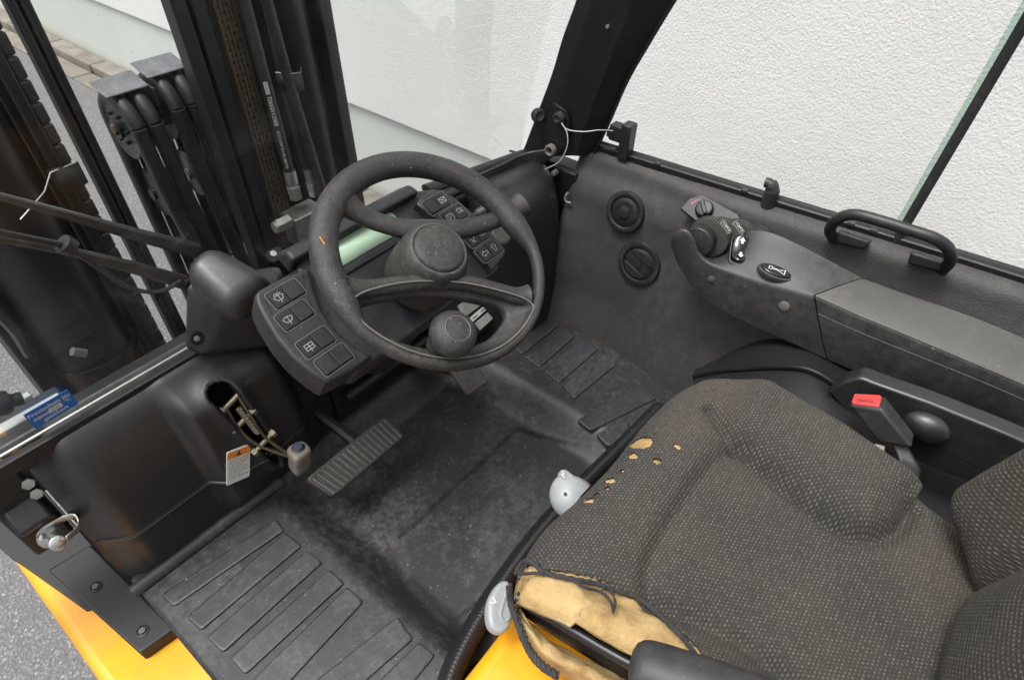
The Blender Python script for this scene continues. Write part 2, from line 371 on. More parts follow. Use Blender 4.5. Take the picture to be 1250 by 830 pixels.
def mat_fabric():
    """knitted upholstery: rows of pale flecks on a charcoal ground, worn brown in the middle"""
    m, nt, b = new_mat('knit_upholstery'); L = nt.links
    uv = nd(nt, 'ShaderNodeUVMap').outputs[0]; sx = nd(nt, 'ShaderNodeSeparateXYZ'); L.new(uv, sx.inputs[0])
    def mth(op, a, b_=None, c_=None):
        k = nd(nt, 'ShaderNodeMath', operation=op)
        for i, q in enumerate((a, b_, c_)):
            if q is None: continue
            if isinstance(q, (int, float)): k.inputs[i].default_value = q
            else: L.new(q, k.inputs[i])
        return k.outputs[0]
    u, v = sx.outputs[0], sx.outputs[1]        # metres
    du, dv = .0046, .0039
    row = mth('FLOOR', mth('DIVIDE', v, dv))
    odd = mth('MULTIPLY', mth('MODULO', mth('ABSOLUTE', row), 2.0), .5)
    cu = mth('ADD', mth('DIVIDE', u, du), odd); cell = mth('FLOOR', cu)
    fu = mth('ABSOLUTE', mth('SUBTRACT', mth('FRACT', cu), .5)); fv = mth('ABSOLUTE', mth('SUBTRACT', mth('FRACT', mth('DIVIDE', v, dv)), .5))
    cmb = nd(nt, 'ShaderNodeCombineXYZ'); L.new(cell, cmb.inputs[0]); L.new(row, cmb.inputs[1])
    wn_ = nd(nt, 'ShaderNodeTexWhiteNoise'); wn_.noise_dimensions = '2D'; L.new(cmb.outputs[0], wn_.inputs['Vector'])
    e = mth('ADD', mth('POWER', mth('MULTIPLY', fu, 2.6), 2.0), mth('POWER', mth('MULTIPLY', fv, 3.0), 2.0))
    fl = mth('SUBTRACT', 1.0, mth('MINIMUM', e, 1.0))
    amp = nd_map(nt, wn_.outputs[0], 0, 1); amp2 = mth('MULTIPLY_ADD', amp, .70, .15)
    pos = nd(nt, 'ShaderNodeNewGeometry').outputs['Position']
    n = nd(nt, 'ShaderNodeTexNoise', Scale=9.0, Detail=6.0, Roughness=.6); L.new(pos, n.inputs['Vector'])
    f = nd(nt, 'ShaderNodeTexNoise', Scale=900.0, Detail=2.0); L.new(pos, f.inputs['Vector'])
    ground = mixc(nt, ramp(nt, n.outputs[0], [(.35, g(0)), (.7, g(1))]), (.036, .0345, .033), (.052, .047, .041))
    fleck = mixc(nt, ramp(nt, n.outputs[0], [(.3, g(0)), (.7, g(1))]), (.165, .158, .148), (.185, .168, .142))
    c = mixc(nt, mth('MULTIPLY', fl, amp2), ground, fleck)
    st = nd(nt, 'ShaderNodeTexNoise', Scale=3.2, Detail=4.0, Roughness=.5); L.new(pos, st.inputs['Vector'])
    c = mixc(nt, ramp(nt, st.outputs[0], [(.48, g(0)), (.72, g(.40))]), c, (.105, .082, .060))
    L.new(c, b.inputs['Base Color']); b.inputs['Roughness'].default_value = .92; b.inputs['Specular IOR Level'].default_value = .15
    b.inputs['Sheen Weight'].default_value = .03
    h = mth('ADD', mth('MULTIPLY', fl, .8), mth('MULTIPLY', f.outputs[0], .35))
    bp = nd(nt, 'ShaderNodeBump', Strength=.7, Distance=.0018); L.new(h, bp.inputs['Height']); L.new(bp.outputs[0], b.inputs['Normal']); return m
def mat_foam():
    m, nt, b = new_mat('aged_foam'); L = nt.links
    pos = nd(nt, 'ShaderNodeNewGeometry').outputs['Position']
    n = nd(nt, 'ShaderNodeTexNoise', Scale=22.0, Detail=9.0, Roughness=.66); L.new(pos, n.inputs['Vector'])
    c = ramp(nt, n.outputs[0], [(.25, (.22, .135, .055)), (.47, (.44, .30, .135)), (.62, (.52, .38, .19)), (.8, (.60, .45, .25))])
    s = nd(nt, 'ShaderNodeTexNoise', Scale=120.0, Detail=3.0); L.new(pos, s.inputs['Vector'])
    c = mixc(nt, ramp(nt, s.outputs[0], [(.68, g(0)), (.74, g(.55))]), c, (.22, .14, .07))
    L.new(c, b.inputs['Base Color']); b.inputs['Roughness'].default_value = .95; b.inputs['Specular IOR Level'].default_value = .1
    f = nd(nt, 'ShaderNodeTexNoise', Scale=60.0, Detail=8.0, Roughness=.7); L.new(pos, f.inputs['Vector'])
    bp = nd(nt, 'ShaderNodeBump', Strength=.75, Distance=.007); L.new(f.outputs[0], bp.inputs['Height']); L.new(bp.outputs[0], b.inputs['Normal']); return m
def mat_leather():
    """perforated black leatherette"""
    m, nt, b = new_mat('perforated_leatherette'); L = nt.links
    tc = nd(nt, 'ShaderNodeUVMap').outputs[0]; mp = nd(nt, 'ShaderNodeMapping'); L.new(tc, mp.inputs[0]); mp.inputs['Rotation'].default_value = (0, 0, R(45))
    v = nd(nt, 'ShaderNodeTexVoronoi', Scale=230.0, Randomness=.0); L.new(mp.outputs[0], v.inputs['Vector']); v.voronoi_dimensions = '2D'
    dot = ramp(nt, v.outputs['Distance'], [(.22, g(0)), (.36, g(1))])
    c = mixc(nt, dot, (.003, .003, .003), (.020, .020, .022)); L.new(c, b.inputs['Base Color']); b.inputs['Roughness'].default_value = .42
    bp = nd(nt, 'ShaderNodeBump', Strength=.3, Distance=.0008); L.new(dot, bp.inputs['Height']); L.new(bp.outputs[0], b.inputs['Normal']); return m
def mat_glass(name, tint, refl=1.0, haze=0.0):
    m, nt, b = new_mat(name); L = nt.links; out = nt.nodes['Material Output']; nt.nodes.remove(b)
    t = nd(nt, 'ShaderNodeBsdfTransparent'); t.inputs[0].default_value = (*tint, 1)
    gl = nd(nt, 'ShaderNodeBsdfGlossy'); gl.inputs['Roughness'].default_value = .03
    fr = nd(nt, 'ShaderNodeFresnel'); fr.inputs[0].default_value = 1.45
    mu = nd(nt, 'ShaderNodeMath', operation='MULTIPLY'); mu.inputs[1].default_value = refl; L.new(fr.outputs[0], mu.inputs[0])
    mx = nd(nt, 'ShaderNodeMixShader'); L.new(mu.outputs[0], mx.inputs[0]); L.new(t.outputs[0], mx.inputs[1]); L.new(gl.outputs[0], mx.inputs[2])
    last = mx.outputs[0]
    if haze:                                   # film of dust and wiped smears on the pane
        df = nd(nt, 'ShaderNodeBsdfDiffuse'); df.inputs[0].default_value = (.55, .53, .48, 1)
        pos = nd(nt, 'ShaderNodeNewGeometry').outputs['Position']
        n = nd(nt, 'ShaderNodeTexNoise', Scale=7.0, Detail=8.0, Roughness=.65); L.new(pos, n.inputs['Vector'])
        s = nd(nt, 'ShaderNodeTexNoise', Scale=260.0, Detail=2.0); L.new(pos, s.inputs['Vector'])
        a = ramp(nt, n.outputs[0], [(.3, g(haze*.4)), (.75, g(haze*1.6))]); sp = ramp(nt, s.outputs[0], [(.71, g(0)), (.76, g(.14))])
        mm = nd(nt, 'ShaderNodeMath', operation='ADD'); L.new(a, mm.inputs[0]); L.new(sp, mm.inputs[1])
        m2 = nd(nt, 'ShaderNodeMixShader'); L.new(mm.outputs[0], m2.inputs[0]); L.new(last, m2.inputs[1]); L.new(df.outputs[0], m2.inputs[2]); last = m2.outputs[0]
    L.new(last, out.inputs[0]); return m
M['asphalt'] = mat_asphalt(); M['plaster'] = mat_plaster('rough_render', (.77, .775, .765), True); M['plinth'] = mat_plaster('smooth_plinth', (.60, .63, .61), False)
M['stone'] = mat_stone(); M['fabric'] = mat_fabric(); M['foam'] = mat_foam(); M['leather'] = mat_leather()
M['glass'] = mat_glass('windscreen_glass', (.975, .985, .98), .16, .006); M['sideglass'] = mat_glass('green_tinted_glass', (.74, .84, .79), .6)
WORLD = Fr((0, 0, 0), (1, 0, 0), (0, 1, 0))

# ------------------------------------------------------------------ the setting
GZ = -.9
gr = MB(); gr.add([(-60, -60, GZ), (1.72, -60, GZ), (1.72, 60, GZ), (-60, 60, GZ)], [[0, 1, 2, 3]], M['asphalt'])
gr = gr.build('ground'); gr['kind'] = 'structure'
# channel of concrete slabs along the foot of the wall: a low row and a raised kerb row
bed = MB(); bed.add([(1.70, -60, GZ-.01), (2.10, -60, GZ-.01), (2.10, 60, GZ-.01), (1.70, 60, GZ-.01)], [[0, 1, 2, 3]], M['dark'])
bed = bed.build('gutter'); bed['kind'] = 'structure'
sl = None; kb = None
for i in range(-2, 13):
    y = i*.8 + .25
    if sl is None:
        sl = MB().box(WORLD, 1.722, 1.875, y, y+.788, GZ-.03, GZ+.012, M['stone']).build('slab', bed, bevel=.006)
        kb = MB().box(WORLD, 1.885, 2.022, y, y+.788, GZ-.03, GZ+.07, M['stone']).build('kerb_stone', bed, bevel=.01); y00 = y
    else:
        dup(sl, (0, y-y00, random.uniform(-.003, .003))); dup(kb, (random.uniform(-.003, .003), y-y00, random.uniform(-.004, .004)))
wall = empty('building_wall', (2.06, 2, GZ)); wall['label'] = 'white rough rendered building wall with a smooth plinth behind the forklift'; wall['category'] = 'wall'
def wy(y): return 2.03
mb = MB(); nyy, nzz = 520, 200; rows = []
for j in range(nzz+1):
    z = -.345 + 2.6*j/nzz; row = []
    for i in range(nyy+1):
        y = -1.4 + 6.2*i/nyy
        k = (y*26, z*34, 0)
        h = mnoise.noise(Vector((y*70, z*70, 3))) * .0013 + mnoise.noise(Vector((y*3, z*3, 9)))*.003
        row.append((2.024 - h, y, z))
    rows.append(row)
mb.grid(rows, M['plaster'])
mb.box(WORLD, 2.03, 2.3, -1.4, 4.8, -.345, 2.255, M['plaster']); mb.box(WORLD, 2.026, 2.3, 4.8, 40, -.345, 8, M['plaster']); mb.box(WORLD, 2.026, 2.3, -40, -1.4, -.345, 8, M['plaster']); mb.box(WORLD, 2.026, 2.3, -1.4, 4.8, 2.255, 8, M['plaster'])
mb.build('render_coat', wall, recalc=False, sharp=70)
MB().box(WORLD, 2.045, 2.3, -40, 40, GZ-.05, -.349, M['plinth']).build('plinth', wall)
# ------------------------------------------------------------------ the forklift
T = empty('forklift', (.46, .4, GZ)); T['label'] = 'yellow and black forklift seen into its open cab from the left'; T['category'] = 'forklift'

# ---- yellow chassis side and hood
mb = MB()
A = [P(-40, 640, z=-.05), P(9, 677, z=-.05), P(105, 745, z=-.05), P(205, 765, z=-.04), P(330, 840, z=-.04), P(420, 1000, z=-.04)]
OUT = [P(-40, 665, z=-.05), P(0, 690, z=-.05), P(60, 759, z=-.05), P(121, 830, z=-.05), P(160, 875, z=-.05), P(260, 1000, z=-.05)]
x0 = -.140
mb.plate([(x0, .46), (.05, .46), (.05, .72), (-.068, .76), (-.068, 1.14), (x0+.02, 1.14), (x0, 1.06)], Fr((0, 0, 0), (1, 0, 0), (0, 1, 0)), -.62, -.04, M['yellow'], r=.018)
mb.build('chassis_side', T, sharp=50, label='orange yellow painted chassis side below the cab')
mb = MB(); mb.box(WORLD, x0, .05, -.6, .455, -.5, -.06, M['satin']); mb.build('added_step_plate', T, bevel=.01, label='unseen black entry step added behind the yellow sill to cut orange bounce')  # unseen step, added in black to keep orange bounce off cowl and cover foot
mb = MB()                                             # engine hood that carries the seat
mb.hexa([(.12, .205, -.03), (.40, .205, -.03), (.40, -.12, -.03), (.12, -.12, -.03), (.13, .185, .225), (.40, .185, .225), (.40, -.12, .23), (.13, -.12, .23)], M['yellow'])
mb.build('engine_hood', T, bevel=.02, seg=4, label='yellow engine hood under the seat')
mb = MB(); mb.hexa([(.405, .20, -.03), (.92, .20, -.03), (.92, -.6, -.03), (.405, -.6, -.03), (.405, .18, .215), (.90, .18, .215), (.90, -.6, .23), (.405, -.6, .23)], M['satin']); mb.build('seat_base', T, bevel=.02, seg=3, label='black steel seat base on the hood')
mb = MB(); mb.box(WORLD, .04, .98, -.6, .78, -.12, -.045, M['dark']); mb.box(WORLD, -.066, .038, .73, 1.0, -.3, -.062, M['satin']); mb.box(WORLD, .04, .98, .78, 1.0, -.3, .02, M['satin']); mb.build('floor_plate', T)

def inpoly(x, y, pl):
    c = False; j = len(pl)-1
    for i in range(len(pl)):
        if (pl[i][1] > y) != (pl[j][1] > y) and x < (pl[j][0]-pl[i][0])*(y-pl[i][1])/(pl[j][1]-pl[i][1])+pl[i][0]: c = not c
        j = i
    return c
def polydist(x, y, pl):
    best = 9
    for i in range(len(pl)):
        ax, ay = pl[i-1]; bx, by = pl[i]; dx, dy = bx-ax, by-ay; t = max(0, min(1, ((x-ax)*dx+(y-ay)*dy)/(dx*dx+dy*dy+1e-12)))
        best = min(best, math.hypot(x-ax-t*dx, y-ay-t*dy))
    return best
ISL = [(lambda q: (q.x, q.y))(P(a, b, z=-.008)) for a, b in ((632, 521), (485, 655), (496, 715), (545, 768), (640, 690), (760, 560))]
# ---- rubber floor mat: heightfield with raised outer zones round a sunken foot well
def sstep(a, b, t): t = max(0, min(1, (t-a)/(b-a))); return t*t*(3-2*t)
def mat_z(x, y):
    left = 1-sstep(.205, .275, x+.10*(.68-y)*0); right = sstep(.655, .735, x)
    z = -.012 + .042*max(left, right)
    z += .05*sstep(.665, .735, y)*(1-max(left, right))          # up-turn to the bulkhead
    z += .03*sstep(.285, .25, y) if False else 0
    # outline of the raised centre island
    isl = (sstep(0, .007, polydist(x, y, ISL)) if inpoly(x, y, ISL) else 0)
    return z + .005*isl
xs = [-.02+.965*i/150 for i in range(151)]; ys = [.235+.515*j/110 for j in range(111)]
mb = MB(); mb.grid([[(x, y, mat_z(x, y)+.0012*mnoise.noise(Vector((x*8, y*8, 0)))) for x in xs] for y in ys], M['mat'])
mat_o = None
# turned-down left lip and front welt
lip = [(-.022, y, mat_z(0, y)) for y in ys[::6]]
mb.grid([[(-.02, y, mat_z(0, y)) for y in ys], [(-.026, y, mat_z(0, y)-.004) for y in ys], [(-.027, y, -.05) for y in ys]], M['mat'])
mb.grid([[(x, .7245-.03*max(0, x)-o, z) for x, z2 in ((-.034, 0), (-.02, 0), (.04, 0), (.1, 0), (.17, 0), (.24, 0))] for o, z in ((-.006, .034), (-.004, .0445), (0, .046), (.006, .0445), (.012, .041), (.014, .034))], M['matpad'])
mat_o = mb.build('floor_mat', T, solid=0, sharp=60, recalc=False, label='black rubber floor mat with moulded tread pads, greyed by dust')
def pad(quad, z=None, h=.0042, name='tread_pad'):
    q = [Vector(p) for p in quad]; ol = roundpoly([(p.x, p.y) for p in q], .006, 3)
    zz = mat_z(sum(p.x for p in q)/4, sum(p.y for p in q)/4) if z is None else z
    mb = MB(); mb.plate(ol, Fr((0, 0, zz), (1, 0, 0), (0, 1, 0)), -.003, h, M['matpad'], r=.003, seg=2); return mb.build(name, mat_o)
zl = .03
def padpx(pts, z=zl): return [P(a, b, z=z) for a, b in pts]
for q in ([(196, 727), (213, 741), (348, 648), (337, 634)], [(228, 754), (246, 770), (369, 667), (348, 650)], [(252, 778), (273, 797), (394, 687), (375, 672)],
          [(281, 803), (300, 824), (421, 712), (402, 695)], [(306, 832), (330, 858), (444, 735), (424, 716)], [(318, 884), (352, 915), (505, 780), (485, 752)], [(365, 925), (400, 960), (532, 800), (512, 783)]):
    pad(padpx(q))
for q in ([(641, 437), (658, 450), (702, 411), (688, 399)], [(663, 453), (682, 469), (731, 427), (709, 414)], [(686, 472), (701, 488), (752, 446), (735, 431)], [(615, 413), (637, 434), (684, 397), (662, 384)],
          [(704, 514), (721, 527), (802, 487), (780, 471)], [(727, 531), (742, 546), (835, 500), (808, 489)]):
    pad(padpx(q))
# ---- front cowl: the big moulded cover left of the pedals
def cowl_y(z):          # profile, front face leaning forward then rolling over
    return .715 + .012*(z/.14) if z < .13 else .726 + .10*((z-.13)/.21)**2.4
prof = [(.716, .0), (.718, .05), (.722, .09), (.726, .124), (.7285, .135), (.728, .139), (.7305, .17), (.735, .215), (.744, .262), (.757, .302), (.772, .325), (.79, .334), (.82, .336)]
def bulge(x):           # raised hood over the brake lever
    return sstep(.135, .165, x)*(1-sstep(.30, .34, x))
NX = 190; xsC = [-.028 + .50*i/NX for i in range(NX+1)]
profS = cr([(0, y, z) for y, z in prof], 13)
def cowl_pt(x, py, pz, slot=True):
    b = bulge(x)*sstep(.02, .10, pz)*(1-.85*sstep(.27, .325, pz))
    edge = 1-sstep(-.028, .035, x)                       # rounded left end
    y = py - .030*b + .035*edge**2; z = pz + .012*b*sstep(.2, .3, pz) - .035*edge**2*sstep(.12, .3, pz)
    low = 1-sstep(.11, .14, pz); y += .006*low
    if x > .31: y += .020*sstep(.31, .40, x)*(1-sstep(.2, .3, pz))
    if slot and not inpoly(x, pz, SLo): y -= .007*math.exp(-(polydist(x, pz, SLo)/.012)**2)
    return Vector((x, y, z))
_b = [(x, p.z, cowl_pt(x, p.y, p.z, False)) for p in profS for x in xsC]
def _near(px, py):
    d = ray(px, py); return min(_b, key=lambda t: ((t[2]-CAM)-d*(t[2]-CAM).dot(d)).length)[:2]
SLo = cr2([_near(*p) for p in ((251, 477), (256, 466), (270, 462), (283, 468), (295, 484), (317, 514), (341, 558), (336, 567), (322, 556), (304, 535), (268, 500), (254, 488))], 6, True)
rows = [[cowl_pt(x, p.y, p.z) for x in xsC] for p in profS]
def cowl_at(px, py):
    """the point of the cowl met by a line of sight"""
    d = ray(px, py); best = None
    for r in rows[::2]:
        for q in r[::2]:
            e = ((q-CAM)-d*(q-CAM).dot(d)).length
            if best is None or e < best[0]: best = (e, q)
    return best[1]
mb = MB(); nc = NX+1
vs_ = [q for r in rows for q in r]; fs = []
for i in range(len(rows)-1):
    for j in range(NX):
        cx = (xsC[j]+xsC[j+1])/2; cz = (profS[i].z+profS[i+1].z)/2
        if inpoly(cx, cz, SLo): continue
        fs.append([i*nc+j, i*nc+j+1, (i+1)*nc+j+1, (i+1)*nc+j])
mb.add(vs_, fs, M['cowl'])
# left return of the cowl
mb.grid([[r[0] for r in rows], [r[0]+Vector((.004, .03, -.01)) for r in rows], [Vector((0, .86, r[0].z-.02)) for r in rows]], M['cowl'])
cowl = mb.build('front_cowl', T, sharp=60, solid=.004, solid_off=-1, label='big smooth black moulded cover left of the pedals')
# parting line: thin worn edge
k = [i for i, p in enumerate(profS) if p.z > .133][0]
MB().tube([q+Vector((0, -.0006, 0)) for q in rows[k][4:118]], .0008, M['lilac'], 6).build('parting_line', cowl)
srf = lambda x, z: (lambda p: cowl_pt(x, p.y, p.z))(min(profS, key=lambda q: abs(q.z-z)))
SLs = [srf(a, b) for a, b in inset(SLo, -.006)]; SLi = [srf(a, b) for a, b in inset(SLo, .0025)]
MB().grid([[p+Vector((0, .001, 0)) for p in SLs+SLs[:1]], [p*.45+q*.55+Vector((0, -.0035, .0015)) for p, q in zip(SLi+SLi[:1], SLs+SLs[:1])], [p+Vector((0, -.003, .001)) for p in SLi+SLi[:1]], [p+Vector((0, .004, -.002)) for p in SLi+SLi[:1]], [p+Vector((0, .035, -.004)) for p in SLi+SLi[:1]]], M['cowl']).build('slot_lining', cowl, sharp=80)
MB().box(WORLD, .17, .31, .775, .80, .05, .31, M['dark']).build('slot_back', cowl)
mb = MB(); mb.lathe(Fr(P(118, 527, y=.79), (1, 0, 0), (0, -.5, 1)), [(.012, 0), (.012, .004), (.009, .006)], M['lip'], 20); mb.build('retaining_tab', cowl)
# warning sticker on the cowl
qc = [cowl_at(*p) for p in ((267, 556), (296, 545), (313, 574), (283, 588))]
fst = Fr(sum(qc, Vector())/4, qc[1]-qc[0]+qc[2]-qc[3], qc[0]-qc[3]+qc[1]-qc[2])
if fst.n.dot(CAM-fst.o) < 0: fst.n = -fst.n
fst.o = fst.o+fst.n*.003
WW, HH = (qc[1]-qc[0]).length, (qc[0]-qc[3]).length
mb = MB(); mb.plate(rect(WW, HH, .003), fst, -.0012, .0004, M['label']); 
mb.plate(rect(WW*.92, HH*.2, .001), fst.off(0, HH*.36), .0004, .0007, M['orange'])
mb.add([fst.pt(-.0045, HH*.30, .0009), fst.pt(.0045, HH*.30, .0009), fst.pt(0, HH*.44, .0009)], [[0, 1, 2]], M['ink'])
for i in range(9):
    wv = WW*(.80 if i % 4 != 3 else .5); yy = HH*.18-i*HH*.066
    x = -WW*.40
    while x < -WW*.40+wv:
        l = random.uniform(.002, .006); mb.add([fst.pt(x, yy, .0006), fst.pt(min(x+l, WW*.42), yy, .0006), fst.pt(min(x+l, WW*.42), yy+.0016, .0006), fst.pt(x, yy+.0016, .0006)], [[0, 1, 2, 3]], M['ink_grey']); x += l+.0014
mb.build('warning_sticker', cowl, label='white sticker with orange warning bar')

# ---- parking brake lever
lv = empty('parking_brake_lever', P(300, 520, y=.70), T); lv['label'] = 'bare metal parking brake lever with grey knob'
L0 = P(283, 490, y=.725); L1 = P(300, 517, y=.705); L2 = P(322, 540, y=.69); L3 = P(362, 560, y=.66)
dx = Vector((.012, 0, .004))
for s in (-1, 1):
    MB().tube(cr([L0+dx*s, L1+dx*s, L2+dx*s*.6, L3], 6), .0058, M['brassy'], 8, flat=.45, up=(1, 0, .3)).build('lever_bar', lv)
for q in (L0, L1.lerp(L0, .15), L2):
    mb = MB(); mb.tube([q-dx*1.7, q+dx*1.7], .0045, M['brassy'], 10); mb.tube([q+dx*1.3, q+dx*1.9], .008, M['brassy'], 6); mb.tube([q-dx*1.9, q-dx*1.3], .008, M['brassy'], 6); mb.build('pivot_bolt', lv)
sp = [L0.lerp(L2, t)+Vector((0, -.006, .004)) for t in np.linspace(.15, .75, 100)]
ax_ = (L2-L0).normalized(); e1 = ax_.cross(Vector((1, 0, 0))).normalized(); e2 = ax_.cross(e1)
MB().tube([p+(e1*math.cos(i*1.15)+e2*math.sin(i*1.15))*.0042 for i, p in enumerate(sp)], .0011, M['brassy'], 5).build('return_spring', lv)
kf = Fr(P(371, 552, y=.66), (1, -.25, .05), (.1, .55, 1)); kf = Fr(P(371, 560, y=.655), (1, -.3, 0), (.15, .8, .62))
kn = MB(); secs = []
kax = Vector((.10, -.05, .99)).normalized(); kb0 = P(366, 572, y=.655)
kfr = Fr(kb0, (1, 0, -.1), (0, 1, .05))
for h, s, o in ((-.004, .6, 0), (.0, .82, 0), (.008, .95, 0), (.02, .92, .001), (.030, .98, .002), (.038, 1.0, .003), (.0435, .96, .003), (.047, .8, .003), (.048, .55, .003)):
    secs.append([kfr.pt(a*s+o, b*s, h) for a, b in roundpoly([(-.018, -.016), (.020, -.014), (.021, .018), (-.012, .022)], .012, 5)])
kn.loft(secs, M['greydark'], nv=3); kno = kn.build('knob', lv, sharp=80, label='grey plastic knob with a dark release button')
bfr = kfr.off(.006, .004, .046); mb = MB(); mb.lathe(bfr, [(.0115, -.004), (.0115, .002), (.0095, .0035)], M['ink'], 24); mb.lathe(bfr, [(.0088, .002), (.0088, .007), (.0075, .009), (.004, .0098), (0, .010)], M['buttonblue'], 24); mb.build('release_button', lv)

# ---- pedals
def pedal(name, cs, hh, nrib, label, along, pm='pedal'):
    q = [Vector(c) for c in cs]       # corners a b c d, ribs run a-b -> d-c
    u = (q[1]-q[0]+q[2]-q[3]); v = (q[3]-q[0]+q[2]-q[1]); o = sum(q, Vector())/4; f = Fr(o, u, v)
    if f.n.z < 0: f = Fr(o, u, -v)
    ol = [((p-o).dot(f.u), (p-o).dot(f.v)) for p in q]
    mb = MB(); mb.plate(roundpoly(ol, .012, 4), f, -hh, 0, M[pm], r=.004)
    for i in range(nrib):
        t = (i+.8)/(nrib+.6)
        if along: a = Vector(ol[0]).lerp(Vector(ol[1]), t); b = Vector(ol[3]).lerp(Vector(ol[2]), t)
        else: a = Vector(ol[0]).lerp(Vector(ol[3]), t); b = Vector(ol[1]).lerp(Vector(ol[2]), t)
        a2, b2 = a.lerp(b, .10), a.lerp(b, .90); mb.tube([f.pt(*a2, .0003), f.pt(*b2, .0003)], .0024, M['pedalrib'], 6)
    return mb.build(name, T, label=label), f
pb, fb = pedal('brake_pedal', [P(372, 585, z=.115), P(407, 608, z=.085), P(496, 532, z=.085), P(470, 506, z=.115)], .012, 16, 'long ribbed black rubber brake pedal', False)
MB().tube(cr([fb.pt(.0, .0, -.012), fb.pt(0, .03, -.05), (.36, .76, .10)], 5), .011, M['satin'], 8).build('pedal_arm', pb)
pa, fa = pedal('accelerator_pedal', [P(540, 440, z=.10), P(566, 428, z=.10), P(597, 465, z=.055), P(572, 483, z=.055)], .010, 7, 'ribbed grey accelerator pedal below the steering wheel', True, 'pedalrib')
MB().tube([fa.pt(0, .0, -.008), (.60, .73, .06)], .012, M['satin'], 8).build('pedal_arm', pa)

# ---- bulkhead in front of the pedals
mb = MB()
mb.patch([[(.40, .742, -.01), (.55, .745, -.01), (.75, .745, -.01), (.97, .74, -.01)], [(.40, .748, .10), (.55, .75, .10), (.75, .75, .10), (.97, .745, .10)], [(.40, .75, .2), (.55, .752, .2), (.75, .752, .2), (.97, .75, .2)], [(.38, .80, .33), (.55, .80, .33), (.75, .79, .34), (1.0, .77, .36)]], M['satin'])
bh = mb.build('bulkhead', T, solid=.01, label='black steel bulkhead behind the steering column')
for z, y, r in ((.095, .728, .012), (.135, .730, .008), (.205, .735, .012), (.255, .742, .009)):
    MB().tube(cr([(.42, y, z), (.6, y-.002, z-.002), (.95, y, z)], 5), r, M['satin'], 10).build('stiffening_bead', bh)
# steering column and lower shroud
WT = 32; WC = P(532, 312, z=.537)
WF = Fr(WC, (1, 0, 0), (0, math.cos(R(WT)), math.sin(R(WT))))
DF = WF.off(0, 0, -.09)
mb = MB(); mb.tube([WF.pt(0, 0, -.10), WF.pt(0, 0, -.34)], .045, M['satin'], 20); mb.hexa([WF.pt(-.09, -.03, -.14), WF.pt(.09, -.03, -.14), WF.pt(.09, .12, -.14), WF.pt(-.09, .12, -.14), WF.pt(-.07, -.01, -.36), WF.pt(.07, -.01, -.36), WF.pt(.07, .12, -.36), WF.pt(-.07, .12, -.36)], M['satin'])
mb.build('steering_column', T, bevel=.01, label='black steering column under the instrument panel')
# data plate with maker strips on the lower shroud
dpf = Fr(P(590, 370, y=.69), (1, 0, 0), (0, .55, .83))
ql = [dpf.loc(*p) for p in ((560, 370), (602, 332), (604, 354), (562, 389))]
mb = MB(); mb.hexa([dpf.pt(a, b, c) for c in (-.02, -.004) for a, b in ((-.09, -.055), (.16, -.055), (.16, .06), (-.09, .06))], M['satin'])
plo = mb.build('plate_carrier', T, bevel=.003)
mb = MB(); pq = [dpf.loc(*p) for p in ((558, 371), (603, 331), (606, 358), (566, 388))]; mb.plate(pq, dpf, -.0035, .0005, M['label_grey'])
ca = Vector(pq[0]); cb = Vector(pq[1]); cc = Vector(pq[2]); cdv = Vector(pq[3])
for i in range(7):
    t = .14+.12*i; a = ca.lerp(cdv, t); b = cb.lerp(cc, t); s = 0.08
    while s < .68:
        l = random.uniform(.03, .09); mb.stroke([tuple(a.lerp(b, s)), tuple(a.lerp(b, min(s+l, .7)))], dpf, .0013, .0008, M['ink_grey']); s += l+.025
e_ = ca.lerp(cb, .86).lerp(cdv.lerp(cc, .86), .45); mb.text('CE', Fr(dpf.pt(e_.x, e_.y), dpf.u, dpf.v), 0, 0, .010, .0008, M['ink'])
mb.build('data_plate', plo, label='small grey data plate with rows of print')
mb = MB(); q = [dpf.loc(*p) for p in ((572, 390), (600, 366), (606, 367), (577, 393))]; mb.plate(q, dpf, -.0035, .0005, M['label'])
a, b = Vector(q[0]).lerp(Vector(q[3]), .5), Vector(q[1]).lerp(Vector(q[2]), .5)
for s in (.1, .42, .66): mb.stroke([tuple(a.lerp(b, s)), tuple(a.lerp(b, s+.16))], dpf, .0022, .0008, M['ink'])
mb.build('print_strip', plo)
mb = MB(); q = [dpf.loc(*p) for p in ((580, 395), (640, 343), (648, 346), (586, 403))]; mb.plate(q, dpf, -.0035, .0005, M['label_grey']); mb.build('print_strip', plo)
# ---- instrument panel on the steering column
ip = MB()
olc = roundpoly([(-.150, -.050), (.150, -.050), (.160, .112), (.12, .128), (-.09, .128), (-.115, .112)], .012, 4)
ip.plate(olc, DF, -.055, -.010, M['dash'], r=.006)
ipo = ip.build('instrument_panel', T, sharp=50, label='dark instrument panel with a green display under the steering wheel')
# sunken centre frame and hood over the display
mb = MB(); mb.hexa([DF.pt(-.118, .116, -.03), DF.pt(.115, .116, -.03), DF.pt(.115, .150, -.03), DF.pt(-.118, .150, -.03), DF.pt(-.118, .117, .006), DF.pt(.115, .117, .006), DF.pt(.112, .135, .002), DF.pt(-.115, .135, .002)], M['dash'])
mb.build('display_hood', ipo, bevel=.005)
lc = [DF.loc(*p, -.009) for p in ((410, 313), (421, 323), (491, 282), (468, 276))]
lb = lc[1][1]; lt = lb+.030
mb = MB(); mb.plate(roundpoly([(-.072, lb), (.060, lb), (.060, lt+.004), (-.072, lt+.004)], .008), DF, -.0099, -.0088, M['lcd'])
for i in range(36):
    mb.stroke([(-.065+i*.0034, lb+.004), (-.065+i*.0034, lt)], DF, .00035, -.0086, M['label_grey'])
mb.build('display', ipo, sharp=0, label='pale green liquid crystal display')
